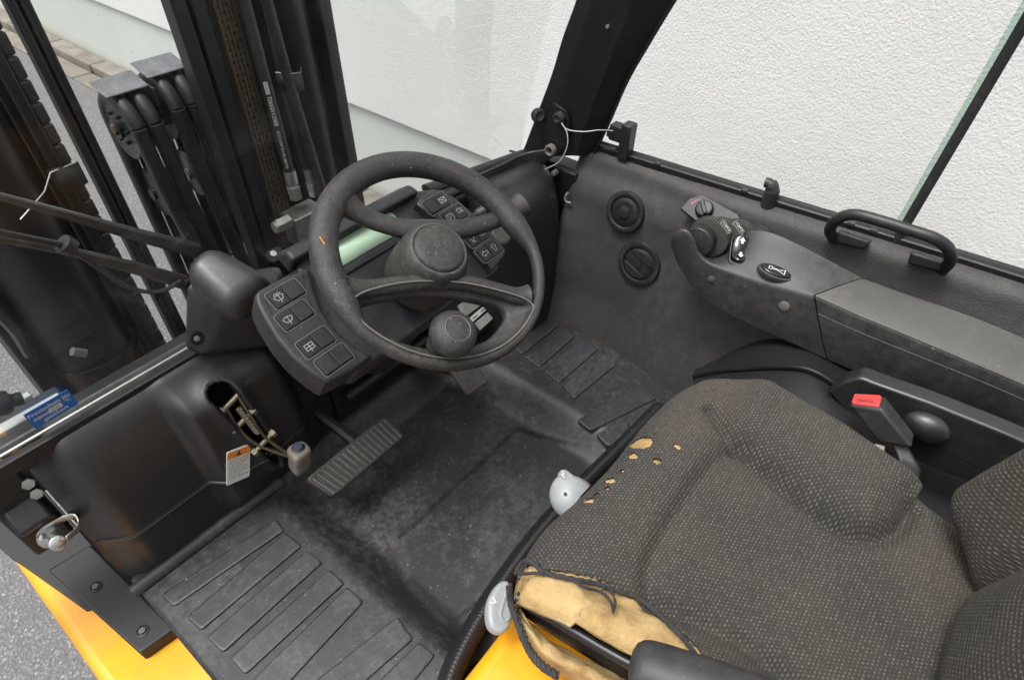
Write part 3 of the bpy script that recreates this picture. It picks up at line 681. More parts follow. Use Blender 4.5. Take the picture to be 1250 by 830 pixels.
mb = MB(); mb.plate(rect(.20, .010, .003), DF.off(0, lb-.009), -.010, -.0065, M['dash'], r=.002); mb.build('display_ledge', ipo)
for b in (-.02, .035):
    mb = MB(); mb.stroke([(-.128, b), (-.118, b+.004)], DF, .0018, -.0095, M['dark']); mb.build('seam', ipo)

def zpx(pts, sc, ox, oy): return [(ox+a/sc, oy+b/sc) for a, b in pts]
def icon(mb, f, kind, s=.0066, h=.0012, w=.00068):
    W_ = M['icon']
    def st(p, closed=False): mb.stroke([(a*s, b*s) for a, b in p], f, w, h, W_, closed)
    arc = lambda cx, cy, r, a0, a1, n=8: [(cx+r*math.cos(R(a0+(a1-a0)*i/n)), cy+r*math.sin(R(a0+(a1-a0)*i/n))) for i in range(n+1)]
    if kind in ('wash', 'wipe'):
        top = arc(0, -1.2, 1.75, 125, 55); st(top); bot = arc(0, -1.2, .75, 125, 55); st(bot); st([top[0], bot[0]]); st([top[-1], bot[-1]]); st([(0, -1.05), (.1, .55)])
        if kind == 'wash': st(arc(-.35, .65, .3, 180, 0)); st(arc(.35, .65, .3, 180, 0))
    elif kind == 'rear': st([(-.85, -.6), (.85, -.6), (.85, .6), (-.85, .6)], True); st([(0, -1.0), (0, .6)]); st([(-.85, 0), (.85, 0)])
    elif kind == 'heat': st([(-.9, -.6), (.9, -.6), (.9, .6), (-.9, .6)], True); st([(-.9, -.6), (.9, .6)]); st([(-.9, .6), (.9, -.6)])
    elif kind == 'lamp':
        st(arc(-.1, .3, .6, 60, 300), False); st([(.2, .8), (.2, -.2)]); 
        for i in range(3): st([(.45, .7-i*.4), (1.0, .45-i*.45)])
    elif kind == 'park': st(arc(0, .3, .5, -90, 90)); st([(0, .8), (-.4, .8), (-.4, -.8)]); st([(-.4, -.2), (0, -.2)]); st(arc(0, 0, 1.05, 120, 240)); st(arc(0, 0, 1.05, -60, 60))
    elif kind == 'beacon': st(arc(0, -.1, .5, 180, 0)); st([(-.7, -.1), (.7, -.1), (.7, -.6), (-.7, -.6)], True); st([(-.7, .6), (-1, .9)]); st([(.7, .6), (1, .9)]); st([(0, .75), (0, 1.05)])
    elif kind == 'turn': st([(-1, 0), (-.2, .75), (-.2, .35), (.9, .35), (.9, -.35), (-.2, -.35), (-.2, -.75)], True)
    elif kind == 'up': st([(0, .9), (.75, .2), (.35, .2), (.35, -.8), (-.35, -.8), (-.35, .2), (-.75, .2)], True)
    elif kind == 'check': st([(-.8, .1), (-.2, -.6), (.8, .7)]); st([(-.8, -.7), (.4, -.9)])
def switch_panel(olpx, rows, name, label, cw=.0205, ch=.0225):
    ol = [DF.loc(*p, .006) for p in olpx]
    mb = MB(); mb.plate(ol, DF, -.045, .006, M['dash'], r=.005, seg=4)
    o = mb.build(name, T, sharp=45, label=label)
    mb = MB(); mb.stroke(inset(ol, .011), DF, .0009, .0064, M['dark'], True); mb.build('groove', o)
    for cells in rows:
        cs = [DF.loc(*c, .006) for c, _ in cells]
        if len(cs) == 2:
            cx, cy = (cs[0][0]+cs[1][0])/2, (cs[0][1]+cs[1][1])/2
            mb = MB(); mb.plate(rect(cw*2+.0068, ch+.0058, .0052), DF.off(cx, cy, .006), -.002, .0006, M['lip']); mb.plate(rect(cw*2+.0036, ch+.0026, .0038), DF.off(cx, cy, .006), -.002, .0010, M['dark']); mb.build('switch_recess', o)
            cs = [(cx-cw/2-.0004, cy), (cx+cw/2+.0004, cy)]
        for (cx, cy), (_, ic) in zip(cs, cells):
            f = DF.off(cx, cy, .0062); ft = Fr(f.o, f.u, f.v+f.n*(.05 if ic else -.05))
            mb = MB(); mb.plate(rect(cw-.0006, ch, .002), ft, -.002, .0022, M['plastic'], r=.0008)
            if ic: icon(mb, ft, ic, h=.0025)
            mb.build('rocker_switch', o)
    return o
ol = zpx([(55, 240), (75, 215), (210, 140), (350, 85), (375, 72), (388, 110), (405, 200), (450, 325), (540, 455), (650, 550), (758, 608), (640, 690), (510, 757), (475, 768), (400, 720), (280, 620), (180, 500), (100, 370), (62, 290)], 4.88, 300, 310)
zz = lambda *p: zpx(p, 4.88, 300, 310)
switch_panel(ol, [list(zip(zz((187, 265), (290, 215)), ('wash', None))), list(zip(zz((240, 390), (345, 345)), ('wipe', None))), list(zip(zz((365, 555), (470, 500)), ('rear', None))), list(zip(zz((480, 655), (572, 605)), (None, None)))],
             'wiper_switch_panel', 'curved dark switch panel with wiper symbols left of the steering wheel')
ol = zpx([(32, 150), (60, 112), (118, 82), (150, 82), (215, 118), (300, 188), (390, 280), (468, 375), (462, 400), (402, 474), (350, 415), (270, 330), (180, 260), (95, 200)], 3.95, 500, 210)
zz = lambda *p: zpx(p, 3.95, 500, 210)
switch_panel(ol, [list(zip(zz((112, 168), (152, 138)), (None, 'heat'))), list(zip(zz((192, 222), (242, 194)), ('park', 'lamp'))), list(zip(zz((304, 325), (342, 296)), ('check', 'beacon'))), list(zip(zz((360, 398), (404, 364)), ('turn', 'up')))],
             'lamp_switch_panel', 'curved dark switch panel with lamp symbols right of the steering wheel')
# stalk switch and ignition beside the right panel
mb = MB(); mb.tube(cr([P(566, 276, y=.60), P(580, 264, y=.585), P(589, 258, y=.578), P(593, 256, y=.575)], 6), [.006]*8+[.0085]*9+[.007, .003], M['pod'], 12); mb.build('direction_stalk', T, label='short black stalk behind the steering wheel')
mb = MB(); mb.lathe(Fr(P(598, 244, y=.625), DF.u, DF.v), [(.02, -.02), (.02, .012), (.016, .016), (.0, .016)], M['plastic'], 20); mb.box(Fr(P(598, 244, y=.625), DF.u, DF.v).off(0, 0, .016).rot(.6), -.004, .004, -.014, .014, 0, .014, M['plastic']); mb.build('ignition_switch', T, label='black ignition switch right of the instrument panel')
mb = MB(); mb.lathe(Fr(P(612, 287, y=.62), DF.u, DF.v), [(.020, -.03), (.020, .0), (.016, .004), (0, .004)], M['lip'], 20); mb.build('end_cap', T, label='small grey cap behind the wheel rim')

# ---- steering wheel
sw = empty('steering_wheel', WC, T); sw['label'] = 'worn black steering wheel with a spinner knob and round hub'
RR, rt = .1410, .0176
mb = MB(); secs = []
for i in range(96):
    a = 2*math.pi*i/96; ring = []
    for k in range(20):
        b = 2*math.pi*k/20; ad = math.degrees(a); lw = sstep(170, 196, ad)*(1-sstep(328, 352, ad)); r_ = rt-.0095*lw; R_ = RR+.0095*lw
        ring.append(WF.pt((R_+r_*math.cos(b))*math.cos(a), (R_+r_*math.cos(b))*math.sin(a), rt*.95*math.sin(b)*(1-.42*lw)))
    secs.append(ring)
secs.append(secs[0]); mb.loft(secs, M['wheel'], caps=False); rim = mb.build('rim', sw)
zs = lambda pts: [WF.loc(*p) for p in zpx(pts, 2.595, 300, 160)]
c = zs([(318, 222), (360, 248), (420, 272), (510, 293), (600, 300), (700, 295), (790, 272), (850, 245), (880, 228)])
pts = [WF.pt(a, b, -.004-.010*math.sin(math.pi*i/8)) for i, (a, b) in enumerate(c)]
mb = MB(); cc_ = cr(pts, 6); n_ = len(cc_)-1
mb.tube(cc_, [.0125+.007*(abs(i/n_*2-1)**5)+.004*math.exp(-((i/n_-.5)/.12)**2) for i in range(n_+1)], M['wheel'], 16, flat=.8, up=tuple(WF.n)); mb.build('spoke', sw)
outer = zs([(330, 560), (338, 610), (385, 670), (450, 712), (550, 742), (650, 744), (750, 722), (850, 660), (900, 602), (905, 567), (872, 540), (800, 517), (700, 494), (600, 486), (500, 490), (410, 508), (350, 530)])
hole = zs([(366, 550), (385, 588), (425, 622), (480, 652), (560, 674), (640, 682), (720, 672), (780, 648), (822, 602), (836, 570), (815, 546), (770, 532), (700, 518), (610, 510), (520, 511), (440, 520), (385, 535)])
no = 120
O_ = resample([(a, b, 0) for a, b in cr2(outer, 8, True)], no, True); H_ = [Vector((a, b, 0)) for a, b in cr2(hole, 8, True)]
O_ = [o*min(1, .147/o.length) for o in O_]
# match hole points by angle
cen = sum(H_, Vector())/len(H_)
H2 = []
Hr = resample(H_, 480, True)
for o in O_:
    d = (o-cen).normalized(); H2.append(max(Hr, key=lambda q: (q-cen).normalized().dot(d)))
def below(p, t): # dish: the web sinks from the rim towards the hole
    return t
rows = []
for t, h in ((0, .008), (.04, .0100), (.09, .0075), (.16, .001), (.4, -.005), (.75, -.009), (.95, -.010), (1.0, -.013), (1.0, -.022), (.7, -.024), (.3, -.018), (0, -.012)):
    rows.append([WF.pt(o.x*(1-t)+q.x*t, o.y*(1-t)+q.y*t, h) for o, q in zip(O_, H2)])
mb = MB(); mb.grid(rows, M['wheel'], closed_u=True); mb.build('lower_web', sw, sharp=70)
MB().tube([WF.pt(o.x*.96+q.x*.04, o.y*.96+q.y*.04, .0103) for o, q in zip(O_+O_[:1], H2+H2[:1])], .0012, M['lilac'], 6, caps=False).build('web_edge', sw)
# arch between rim and hub above the lower web
c = zs([(318, 500), (372, 500), (440, 492), (520, 482), (600, 476), (690, 480), (780, 500), (850, 520), (890, 525)])
mb = MB(); mb.tube(cr([WF.pt(a, b, -.001) for a, b in c], 6), [.011+.007*(abs(i/48*2-1)**6) for i in range(49)], M['wheel'], 14, flat=.9, up=tuple(WF.n)); mb.build('spoke', sw)
hb = WF.loc(528, 318, .0); HF = WF.off(-.003, .000, 0)
mb = MB(); mb.lathe(HF, [(.050, -.06), (.050, -.03), (.0465, .0), (.043, .012), (.0395, .018), (.0365, .0205), (.0352, .0205), (.0345, .0185)], M['wheel'], 48, caps=False)
mb.lathe(HF, [(.0345, .0185), (.0335, .0205), (.0328, .0225), (.030, .0242), (.02, .0256), (.0, .0262)], M['wheel'], 48, caps=False)
hub = mb.build('hub', sw, sharp=50, label='round dusty hub cap with a faint worn emblem')
mb = MB(); mb.lathe(HF, [(.0338, .0188), (.0355, .0206), (.0368, .0203)], M['lilac'], 48, caps=False); mb.build('hub_ring', sw)
mb = MB(); EF = HF.off(-.002, -.001, .0266)
arc = lambda cx, cy, r, a0, a1, n=12: [(cx+r*math.cos(R(a0+(a1-a0)*i/n)), cy+r*1.25*math.sin(R(a0+(a1-a0)*i/n))) for i in range(n+1)]
mb.stroke(arc(.005, .002, .0048, -120, 170), EF, .0006, 0, M['lilac']); mb.stroke([(-.006, .006), (-.003, .009), (-.003, -.005)], EF, .0006, 0, M['lilac']); mb.stroke(arc(.0005, .006, .003, 160, 20), EF, .0006, 0, M['lilac']); mb.stroke([(.002, -.004), (.0, -.010), (.003, -.0115)], EF, .0006, 0, M['lilac'])
mb.build('hub_emblem', sw)
# spinner knob
kb_ = WF.loc(541, 421, -.004); KF = WF.off(kb_[0], kb_[1], -.004)
mb = MB(); mb.lathe(KF, [(.020, -.006), (.019, 0), (.0145, .006), (.012, .012), (.013, .018)], M['plastic'], 28)
mb.lathe(KF, [(.013, .016), (.022, .019), (.0275, .026), (.029, .034), (.0275, .042), (.023, .048), (.0165, .0512), (.0155, .0514)], M['wheel'], 40, caps=False)
mb.lathe(KF, [(.0155, .0514), (.0150, .0506), (.0145, .0516), (.008, .0526), (0, .0530)], M['wheel'], 40, caps=False)
mb.build('spinner_knob', sw, sharp=50, label='round black spinner knob on the lower rim')
MB().lathe(KF, [(.0150, .0513), (.0156, .0519), (.0163, .0515)], M['lilac'], 40, caps=False).build('knob_ring', sw)
pc = WF.loc(391, 294, .016); mb = MB(); mb.plate([(-.003, -.006), (.002, -.005), (.004, .003), (.002, .007), (-.001, .004)], Fr(WF.pt(pc[0]+.003, pc[1], .0145), (1, .3, -.5), (0, .8, .5)), 0, .0012, M['yellow']); mb.build('paint_fleck', sw)

# ---- dash end cover, right of the wheel
mb = MB(); rows = []
for t, (ya, yb, z) in enumerate([(.60, .66, .02), (.60, .66, .12), (.605, .655, .22), (.615, .655, .32), (.635, .66, .375), (.665, .675, .40), (.70, .70, .402)]):
    rows.append([(.775, yb+.05, z), (.795, yb+.005, z), (.84, ya+.012, z), (.90, ya, z), (.955, ya+.004, z-.002), (.985, ya+.03, z-.012), (.992, ya+.08, z-.02)])
mb.patch(rows, M['cowl'], 6, 5); mb.build('dash_end_cover', T, solid=.005, sharp=60, label='smooth black padded cover at the right end of the dash')
# ---- windscreen
def wsy(z): return .795 - .2*(z-.35)
GF = Fr((0, wsy(.33), .33), (1, 0, 0), (0, -.2, 1))
ws = MB(); ws.box(GF, -.16, 1.045, 0, 1.3, -.003, .003, M['glass']); wso = ws.build('windscreen', T, label='slightly dusty windscreen in front of the mast')
mb = MB(); q = [GF.loc(*p) for p in ((28, 503), (80, 473), (96, 489), (42, 521))]
o_ = Vector(q[3]).lerp(Vector(q[1]), .5); uu = (Vector(q[1])-Vector(q[0])+Vector(q[2])-Vector(q[3]))/2; vv = (Vector(q[0])-Vector(q[3])+Vector(q[1])-Vector(q[2]))/2
SF = Fr(GF.pt(o_.x, o_.y, .004), GF.u*uu.x+GF.v*uu.y, GF.u*vv.x+GF.v*vv.y); 
if SF.n.dot(GF.n) < 0: SF.n = -SF.n
SW, SH = uu.length, vv.length
mb.plate(rect(SW, SH), SF, 0, .0006, M['blue'])
for t, dy, dx, sc in (('Frostschutz bis', .26, .0, .30), ('minus', -.03, -.24, .30), ('°C', .02, .36, .26), ('gesichert', -.29, .02, .30)):
    mb.text(t, SF, dx*SW, dy*SH, SH*sc*.92, .0008, M['white_ink'], sx=.86, bold=.0004)
mb.plate(rect(SW*.30, SH*.24, .002), SF.off(SW*.08, -.02*SH), .0006, .0009, M['label']); 
for i in range(4): mb.stroke([(SW*(-.02+.05*i), -.09*SH), (SW*(.0+.05*i), .04*SH)], SF, .001, .0011, M['ink_grey'])
mb.build('antifreeze_sticker', wso, label='blue sticker with white antifreeze note')
def strip(name, y0, y1, z0, z1, mat, x0=-.2, x1=.99, bev=.002, label=None): return MB().box(WORLD, x0, x1, y0, y1, z0, z1, mat).build(name, T, bevel=bev, label=label)
strip('windscreen_gasket', .778, .791, .318, .340, M['satin'], -.1)
MB().tube([(-.1, .7935, .343), (.3, .7935, .343), (.98, .7935, .343)], .0024, M['zinc'], 8).build('trim_strip', T)
strip('front_ledge', .805, .842, .24, .334, M['steel'], -.22, .99)
strip('ledge_flange', .843, .862, .26, .336, M['label_grey'], -.25, .055, label='pale metal flange beyond the windscreen')
strip('front_crossbar', .863, .892, .2, .325, M['steel'], -.25, .06)
strip('ledge_flange', .893, .905, .22, .33, M['label_grey'], -.25, .03)
# work-lamp mount knob at far left
mb = MB(); f = Fr(P(8, 500, y=.83), (1, 0, 0), (0, .3, 1)); mb.lathe(Fr(P(4, 492, y=.84), (0, 1, 0), (.35, 0, 1)), [(.015, -.015), (.017, 0), (.015, .006), (.009, .009), (.009, .02), (.0, .02)], M['satin'], 24); mb.build('mirror_mount', T, label='round black mount at the left screen corner')

# ---- wiper motor cover and wipers
mc = MB(); A_, B_, C_, D_ = P(214, 322, y=.752), P(256, 287, y=.752), P(340, 336, y=.665), P(279, 377, y=.665)
dn = Vector((0, .0, -.055))
mc.hexa([A_+dn+Vector((0, .005, 0)), B_+dn+Vector((0, .005, 0)), C_+dn+Vector((0, .012, 0)), D_+dn+Vector((0, .012, 0)), A_, B_, C_, D_], M['cowl'])
mco = mc.build('wiper_motor_cover', T, bevel=.024, seg=6, sharp=0, label='smooth black rounded wiper motor cover at the windscreen foot')
mb = MB(); mb.hexa([P(219, 431, y=.785), P(246, 438, y=.752), P(338, 428, y=.728), P(352, 392, y=.775), P(221, 338, y=.775), P(262, 366, y=.742), P(338, 352, y=.705), P(345, 318, y=.765)], M['cowl'])
mb.build('cover_foot', mco, bevel=.022, seg=5, sharp=0)
f = Fr(P(240, 413, y=.735), (1, 0, 0), (0, .4, 1)); mb = MB(); mb.lathe(f, [(.011, -.003), (.011, .0015), (.0085, .002), (.008, -.001)], M['satin'], 20); mb.lathe(f, [(.0045, -.001), (.0045, .002), (0, .0025)], M['zinc'], 6); mb.build('screw', mco)
mb = MB(); secs = []
for z_, s in ((.33, 1), (.36, 1.0), (.385, .92), (.395, .75)): secs.append([Vector((.435+a*s, .735+b*s, z_-.05*a)) for a, b in roundpoly([(-.075, -.035), (.07, -.035), (.07, .03), (-.075, .03)], .02, 4)])
mb.loft(secs, M['cowl'], nv=3); sc_ = mb.build('linkage_cover', T, sharp=60, label='low black cover beside the wiper motor')
f = Fr(P(336, 311, y=.715), (1, 0, 0), (0, .8, .6)); mb = MB(); mb.plate(rect(.026, .018, .006), f, -.004, .002, M['dark']); mb.lathe(f.off(-.002, .002), [(.005, 0), (.005, .003), (.0, .0035)], M['zinc'], 6); mb.plate(rect(.012, .012, .002), f.off(.008, -.008), -.002, .003, M['lip']); mb.build('screw_pocket', sc_)
wp = lambda a, b, o=.045: (lambda q: Vector((q.x, q.y, q.z)))(P(a, b, y=wsy(.45)+o))
def bar(pts, w, t, mat, nm, par=T, label=None):
    pts = [Vector(p) for p in pts]; mb = MB(); secs = []
    for i, p in enumerate(pts):
        d = (pts[min(i+1, len(pts)-1)]-pts[max(i-1, 0)]).normalized(); s = d.cross(Vector((0, 1, 0))).normalized()
        ww = w[i] if isinstance(w, list) else w
        secs.append([p+s*a*ww+Vector((0, b*t, 0)) for a, b in ((-.5, -.3), (-.3, -.5), (.3, -.5), (.5, -.3), (.5, .5), (-.5, .5))])
    mb.loft(secs, mat); return mb.build(nm, par, sharp=25, label=label)
w1 = bar([wp(-60, 222), wp(0, 240), wp(80, 262), wp(160, 285), wp(240, 306)], [.007, .008, .011, .016, .022], .010, M['wiper'], 'wiper_arm', label='upper black wiper arm crossing the windscreen')
w2 = bar([wp(-60, 280), wp(0, 291), wp(80, 306), wp(160, 326), wp(225, 345)], [.006, .008, .010, .016, .021], .010, M['wiper'], 'wiper_arm', label='lower black wiper arm with washer hose')
bar([wp(-60, 270, .03), wp(0, 284, .03), wp(60, 296, .03), wp(88, 302, .03)], .007, .006, M['steel'], 'blade_rail', w2)
MB().tube(cr([wp(70, 299, .03), wp(95, 310, .03), wp(125, 330, .032), wp(160, 352, .03), wp(195, 356, .03), wp(220, 343, .035)], 8), .0032, M['rubber'], 8).build('washer_hose', w2)
mb = MB(); mb.tube([wp(76, 297, .03), wp(88, 303, .03)], .012, M['rubber'], 10); mb.build('hose_clip', w2)
# drooping blade at far left
MB().tube([P(-10, 375, y=.86), P(18, 405, y=.86), P(34, 434, y=.86)], [.012, .012, .009], M['rubber'], 6, flat=.5).build('wiper_blade', T, label='black wiper blade tip at the left edge')

# ---- mast seen through the windscreen
MY = 1.22
X = lambda px, py=101, y=MY: P(px, py, y=y).x
ZB, ZT = -.75, 1.6
def post(x0, x1, y0, y1, mat, nm, par, bev=.004, z0=ZB, z1=ZT, label=None): return MB().box(WORLD, x0, x1, y0, y1, z0, z1, mat).build(nm, par, bevel=bev, label=label)
mast = empty('lift_mast', (.49, MY+.08, GZ), T); mast['label'] = 'black lift mast with cylinders, hoses and chains beyond the windscreen'
# right upright
post(X(238), X(256), MY-.01, MY+.03, M['steel'], 'mast_rail', mast)
post(X(256), X(262), MY+.012, MY+.04, M['satin'], 'mast_rail', mast)
post(X(263), X(282), MY, MY+.03, M['steel'], 'mast_rail', mast)
post(X(404), X(418), MY-.01, MY+.05, M['steel'], 'mast_rail', mast)
post(X(280), X(404), MY+.11, MY+.125, M['satin'], 'mast_web', mast)
def chain(x0, x1, y, nm, z0=-.3, z1=1.2):
    mb = MB(); p = .0127; n = int((z1-z0)/p)
    for i in range(n):
        z = z0+i*p
        for k in range(5):
            t = k/4; x = x0+(x1-x0)*t; s = (i+k) % 2
            mb.box(Fr((x, y, z+s*p*.0), (1, 0, 0), (0, 1, 0)), -(x1-x0)*.085, (x1-x0)*.085, -.0065+.002*s, .0065, -.002, p*1.25, M['grease'])
        mb.tube([(x0-.003, y-.003, z), (x1+.003, y-.003, z)], .0026, M['grease'], 6)
    return mb.build(nm, mast, sharp=30)
chain(X(286)+.002, X(309)-.002, MY-.004, 'lift_chain')
def fitting(p0, d, s=1.0):
    f = Fr(p0, (1, 0, 0), (0, 1, 0), d); u = f.n.cross(Vector((0, 1, 0))).normalized(); f = Fr(p0, u, f.n.cross(u)); 
    mb = MB(); mb.lathe(f, [(.0135*s, .05), (.0142*s, .048), (.0142*s, .018), (.011*s, .016), (.011*s, .012)], M['zinc'], 20); mb.lathe(f, [(.016*s, .012), (.017*s, .011), (.017*s, -.004), (.0155*s, -.005)], M['zinc'], 6); mb.lathe(f, [(.0135*s, -.004), (.0135*s, -.012), (.016*s, -.013), (.016*s, -.022)], M['zinc'], 6); return mb
h1 = X(323, 101, MY-.03); h1b = P(357, 225, y=MY-.03)
hp = cr([(h1, MY-.03, ZT), (h1, MY-.03, .9), (h1+.002, MY-.03, .55), (h1b.x, MY-.03, h1b.z+.03)], 8)
ho = MB(); ho.tube(hp, .0125, M['rubber'], 16); ho = ho.build('hydraulic_hose', mast, label='hydraulic hose with white lettering')
fitting(Vector((h1b.x, MY-.03, h1b.z-.015)), (0, 0, 1)).build('hose_fitting', mast, label='zinc plated hose fitting')
# lettering printed down the hose: facing the cab, reading downwards
vd = (CAM - Vector((h1, MY-.03, .4))); vd.z = 0; vd.normalize()
ll = Fr((h1+.001, MY-.03, .4)+Vector((0, 0, 0)) if False else Vector((h1+.0012, MY-.03, .4))+vd*.0131, (0, 0, -1), Vector((0, 0, -1)).cross(vd)*-1, vd)
mb = MB(); z_of = lambda py: P(340, py, y=MY-.03).z
za, zb_, zc_, zd_ = z_of(92), z_of(108), z_of(148), z_of(208)
tl = lambda z: .4-z
mb.plate(rect(za-zb_, .0085, .001), ll.off((tl(za)+tl(zb_))/2, 0), 0, .0004, M['white_ink']); mb.text('Parker', ll, (tl(za)+tl(zb_))/2, 0, .0085, .0007, M['ink'], sx=1.0)
mb.text('TOUGH COVER', ll, (tl(zb_)+tl(zc_))/2+.004, 0, .0125, .0005, M['white_ink'], sx=.72, bold=.0006)
mb.text('471TC-10 WP 27.5 MPa (4000 PSI)', ll, (tl(zc_)+tl(zd_))/2+.006, 0, .0085, .0005, M['white_ink'], sx=.72, bold=.0003)
mb.build('hose_lettering', mast)
h2 = X(352, 101, MY-.02)
MB().tube(cr([(h2-.012, MY-.02, ZT), (h2-.012, MY-.02, .9), (h2-.004, MY-.025, .55), (h2+.012, MY-.03, .3), (h2+.03, MY-.03, .1)], 8), .0115, M['rubber'], 14).build('hydraulic_hose', mast)
p2 = P(378, 215, y=MY-.01); MB().tube(cr([(h2+.012, MY, ZT), (h2+.012, MY, .9), (h2+.003, MY, .5), (p2.x-.004, MY-.01, p2.z+.06), (p2.x, MY-.01, p2.z+.02)], 8), .0105, M['rubber'], 14).build('hydraulic_hose', mast)
fitting(Vector((p2.x, MY-.01, p2.z-.03)), (0, 0, 1), .8).build('hose_fitting', mast)
zc2 = P(352, 105, y=MY-.04).z
mb = MB(); mb.tube([(h2-.02, MY-.012, zc2+.022), (h2+.002, MY-.038, zc2+.020), (h2+.026, MY-.036, zc2+.016), (h2+.045, MY-.01, zc2+.016)], .0012, M['zinc'], 6); 
mb.grid([[(h2-.02, MY-.01, zc2+.02), (h2-.008, MY-.036, zc2+.02), (h2+.026, MY-.036, zc2+.014), (h2+.045, MY-.008, zc2+.014)], [(h2-.018, MY-.01, zc2-.018), (h2-.006, MY-.036, zc2-.02), (h2+.026, MY-.036, zc2-.022), (h2+.045, MY-.008, zc2-.018)]], M['rubber']); mb.build('hose_clamp', mast, solid=.002)
cxr = (X(362)+X(404))/2; rr_ = (X(404)-X(362))/2*.95
mb = MB(); mb.tube([(cxr, MY+.045, ZB), (cxr, MY+.045, ZT)], rr_, M['steel'], 40); mb.build('lift_cylinder', mast, label='big black lift cylinder of the right upright')
# valve block under the fittings
bf = Fr(P(372, 268, y=MY-.045), (1, 0, 0), (0, 1, 0)); mb = MB(); mb.box(bf, -.038, .05, -.02, .04, -.06, .022, M['zinc']); vb = mb.build('valve_block', T, bevel=.004, label='pale zinc valve block at the mast')
bx = P(340, 276, y=MY-.06); mb = MB(); mb.tube([bx+Vector((.03, 0, 0)), bx+Vector((-.004, 0, 0))], .0165, M['zinc'], 6); mb.tube([bx+Vector((-.004, 0, 0)), bx+Vector((-.012, 0, 0))], .013, M['zinc'], 16); mb.build('plug', vb)
# left upright: cylinder, chain guard, rails
xl0, xl1 = .095, .262
mb = MB(); cl = ((xl0+xl1)/2, MY+.06); mb.tube([(cl[0], cl[1], -.45), (cl[0], cl[1], ZT)], (xl1-xl0)/2*.98, M['steel'], 48); lco = mb.build('lift_cylinder', mast, label='big black lift cylinder of the left upright')
mb = MB(); zz_ = P(140, 435, y=MY).z; mb.lathe(Fr((cl[0], cl[1], zz_), (1, 0, 0), (0, 1, 0)), [((xl1-xl0)/2, -.012), ((xl1-xl0)/2+.004, -.012), ((xl1-xl0)/2+.004, .012), ((xl1-xl0)/2, .012)], M['steel'], 48, caps=False); mb.tube([P(88, 429, y=MY-.03), P(104, 431, y=MY-.03)], .009, M['zinc'], 8); mb.build('clamp_band', mast)
post(.262, .283, MY-.01, MY+.12, M['steel'], 'mast_rail', mast)
mb = MB()
for i in range(46):
    z = -.35+i*.036; mb.box(WORLD, .283, .301, MY-.004, MY+.03, z, z+.0335, M['rubber'])
mb.build('hose_guard', mast, bevel=.004, label='stacked rubber hose guard along the left upright')
zc3 = P(88, 210, y=MY).z
mb = MB(); mb.grid([[(.255, MY-.012, zc3+.022), (.275, MY-.018, zc3+.022), (.306, MY-.012, zc3+.018)], [(.257, MY-.012, zc3-.022), (.276, MY-.02, zc3-.024), (.306, MY-.012, zc3-.022)]], M['rubber']); mb.tube([(.18, MY-.034, zc3-.03), (.235, MY-.022, zc3-.006), (.258, MY-.016, zc3+.018), (.300, MY-.016, zc3+.02)], .0014, M['zinc'], 6); mb.build('hose_clamp', mast, solid=.003)
post(.06, .094, MY+.02, MY+.16, M['satin'], 'mast_rail', mast)
post(X(37, 60), X(49, 60), MY-.0, MY+.03, M['steel'], 'mast_rail', mast)
post(X(49.5, 60), X(53, 60), MY+.015, MY+.04, M['steel'], 'mast_rail', mast)
post(X(53, 60), X(66, 60), MY+.0, MY+.03, M['steel'], 'mast_rail', mast)
MB().box(WORLD, .0, .9, MY+.06, MY+.16, -.62, -.42, M['satin']).build('mast_crossmember', mast, bevel=.01)
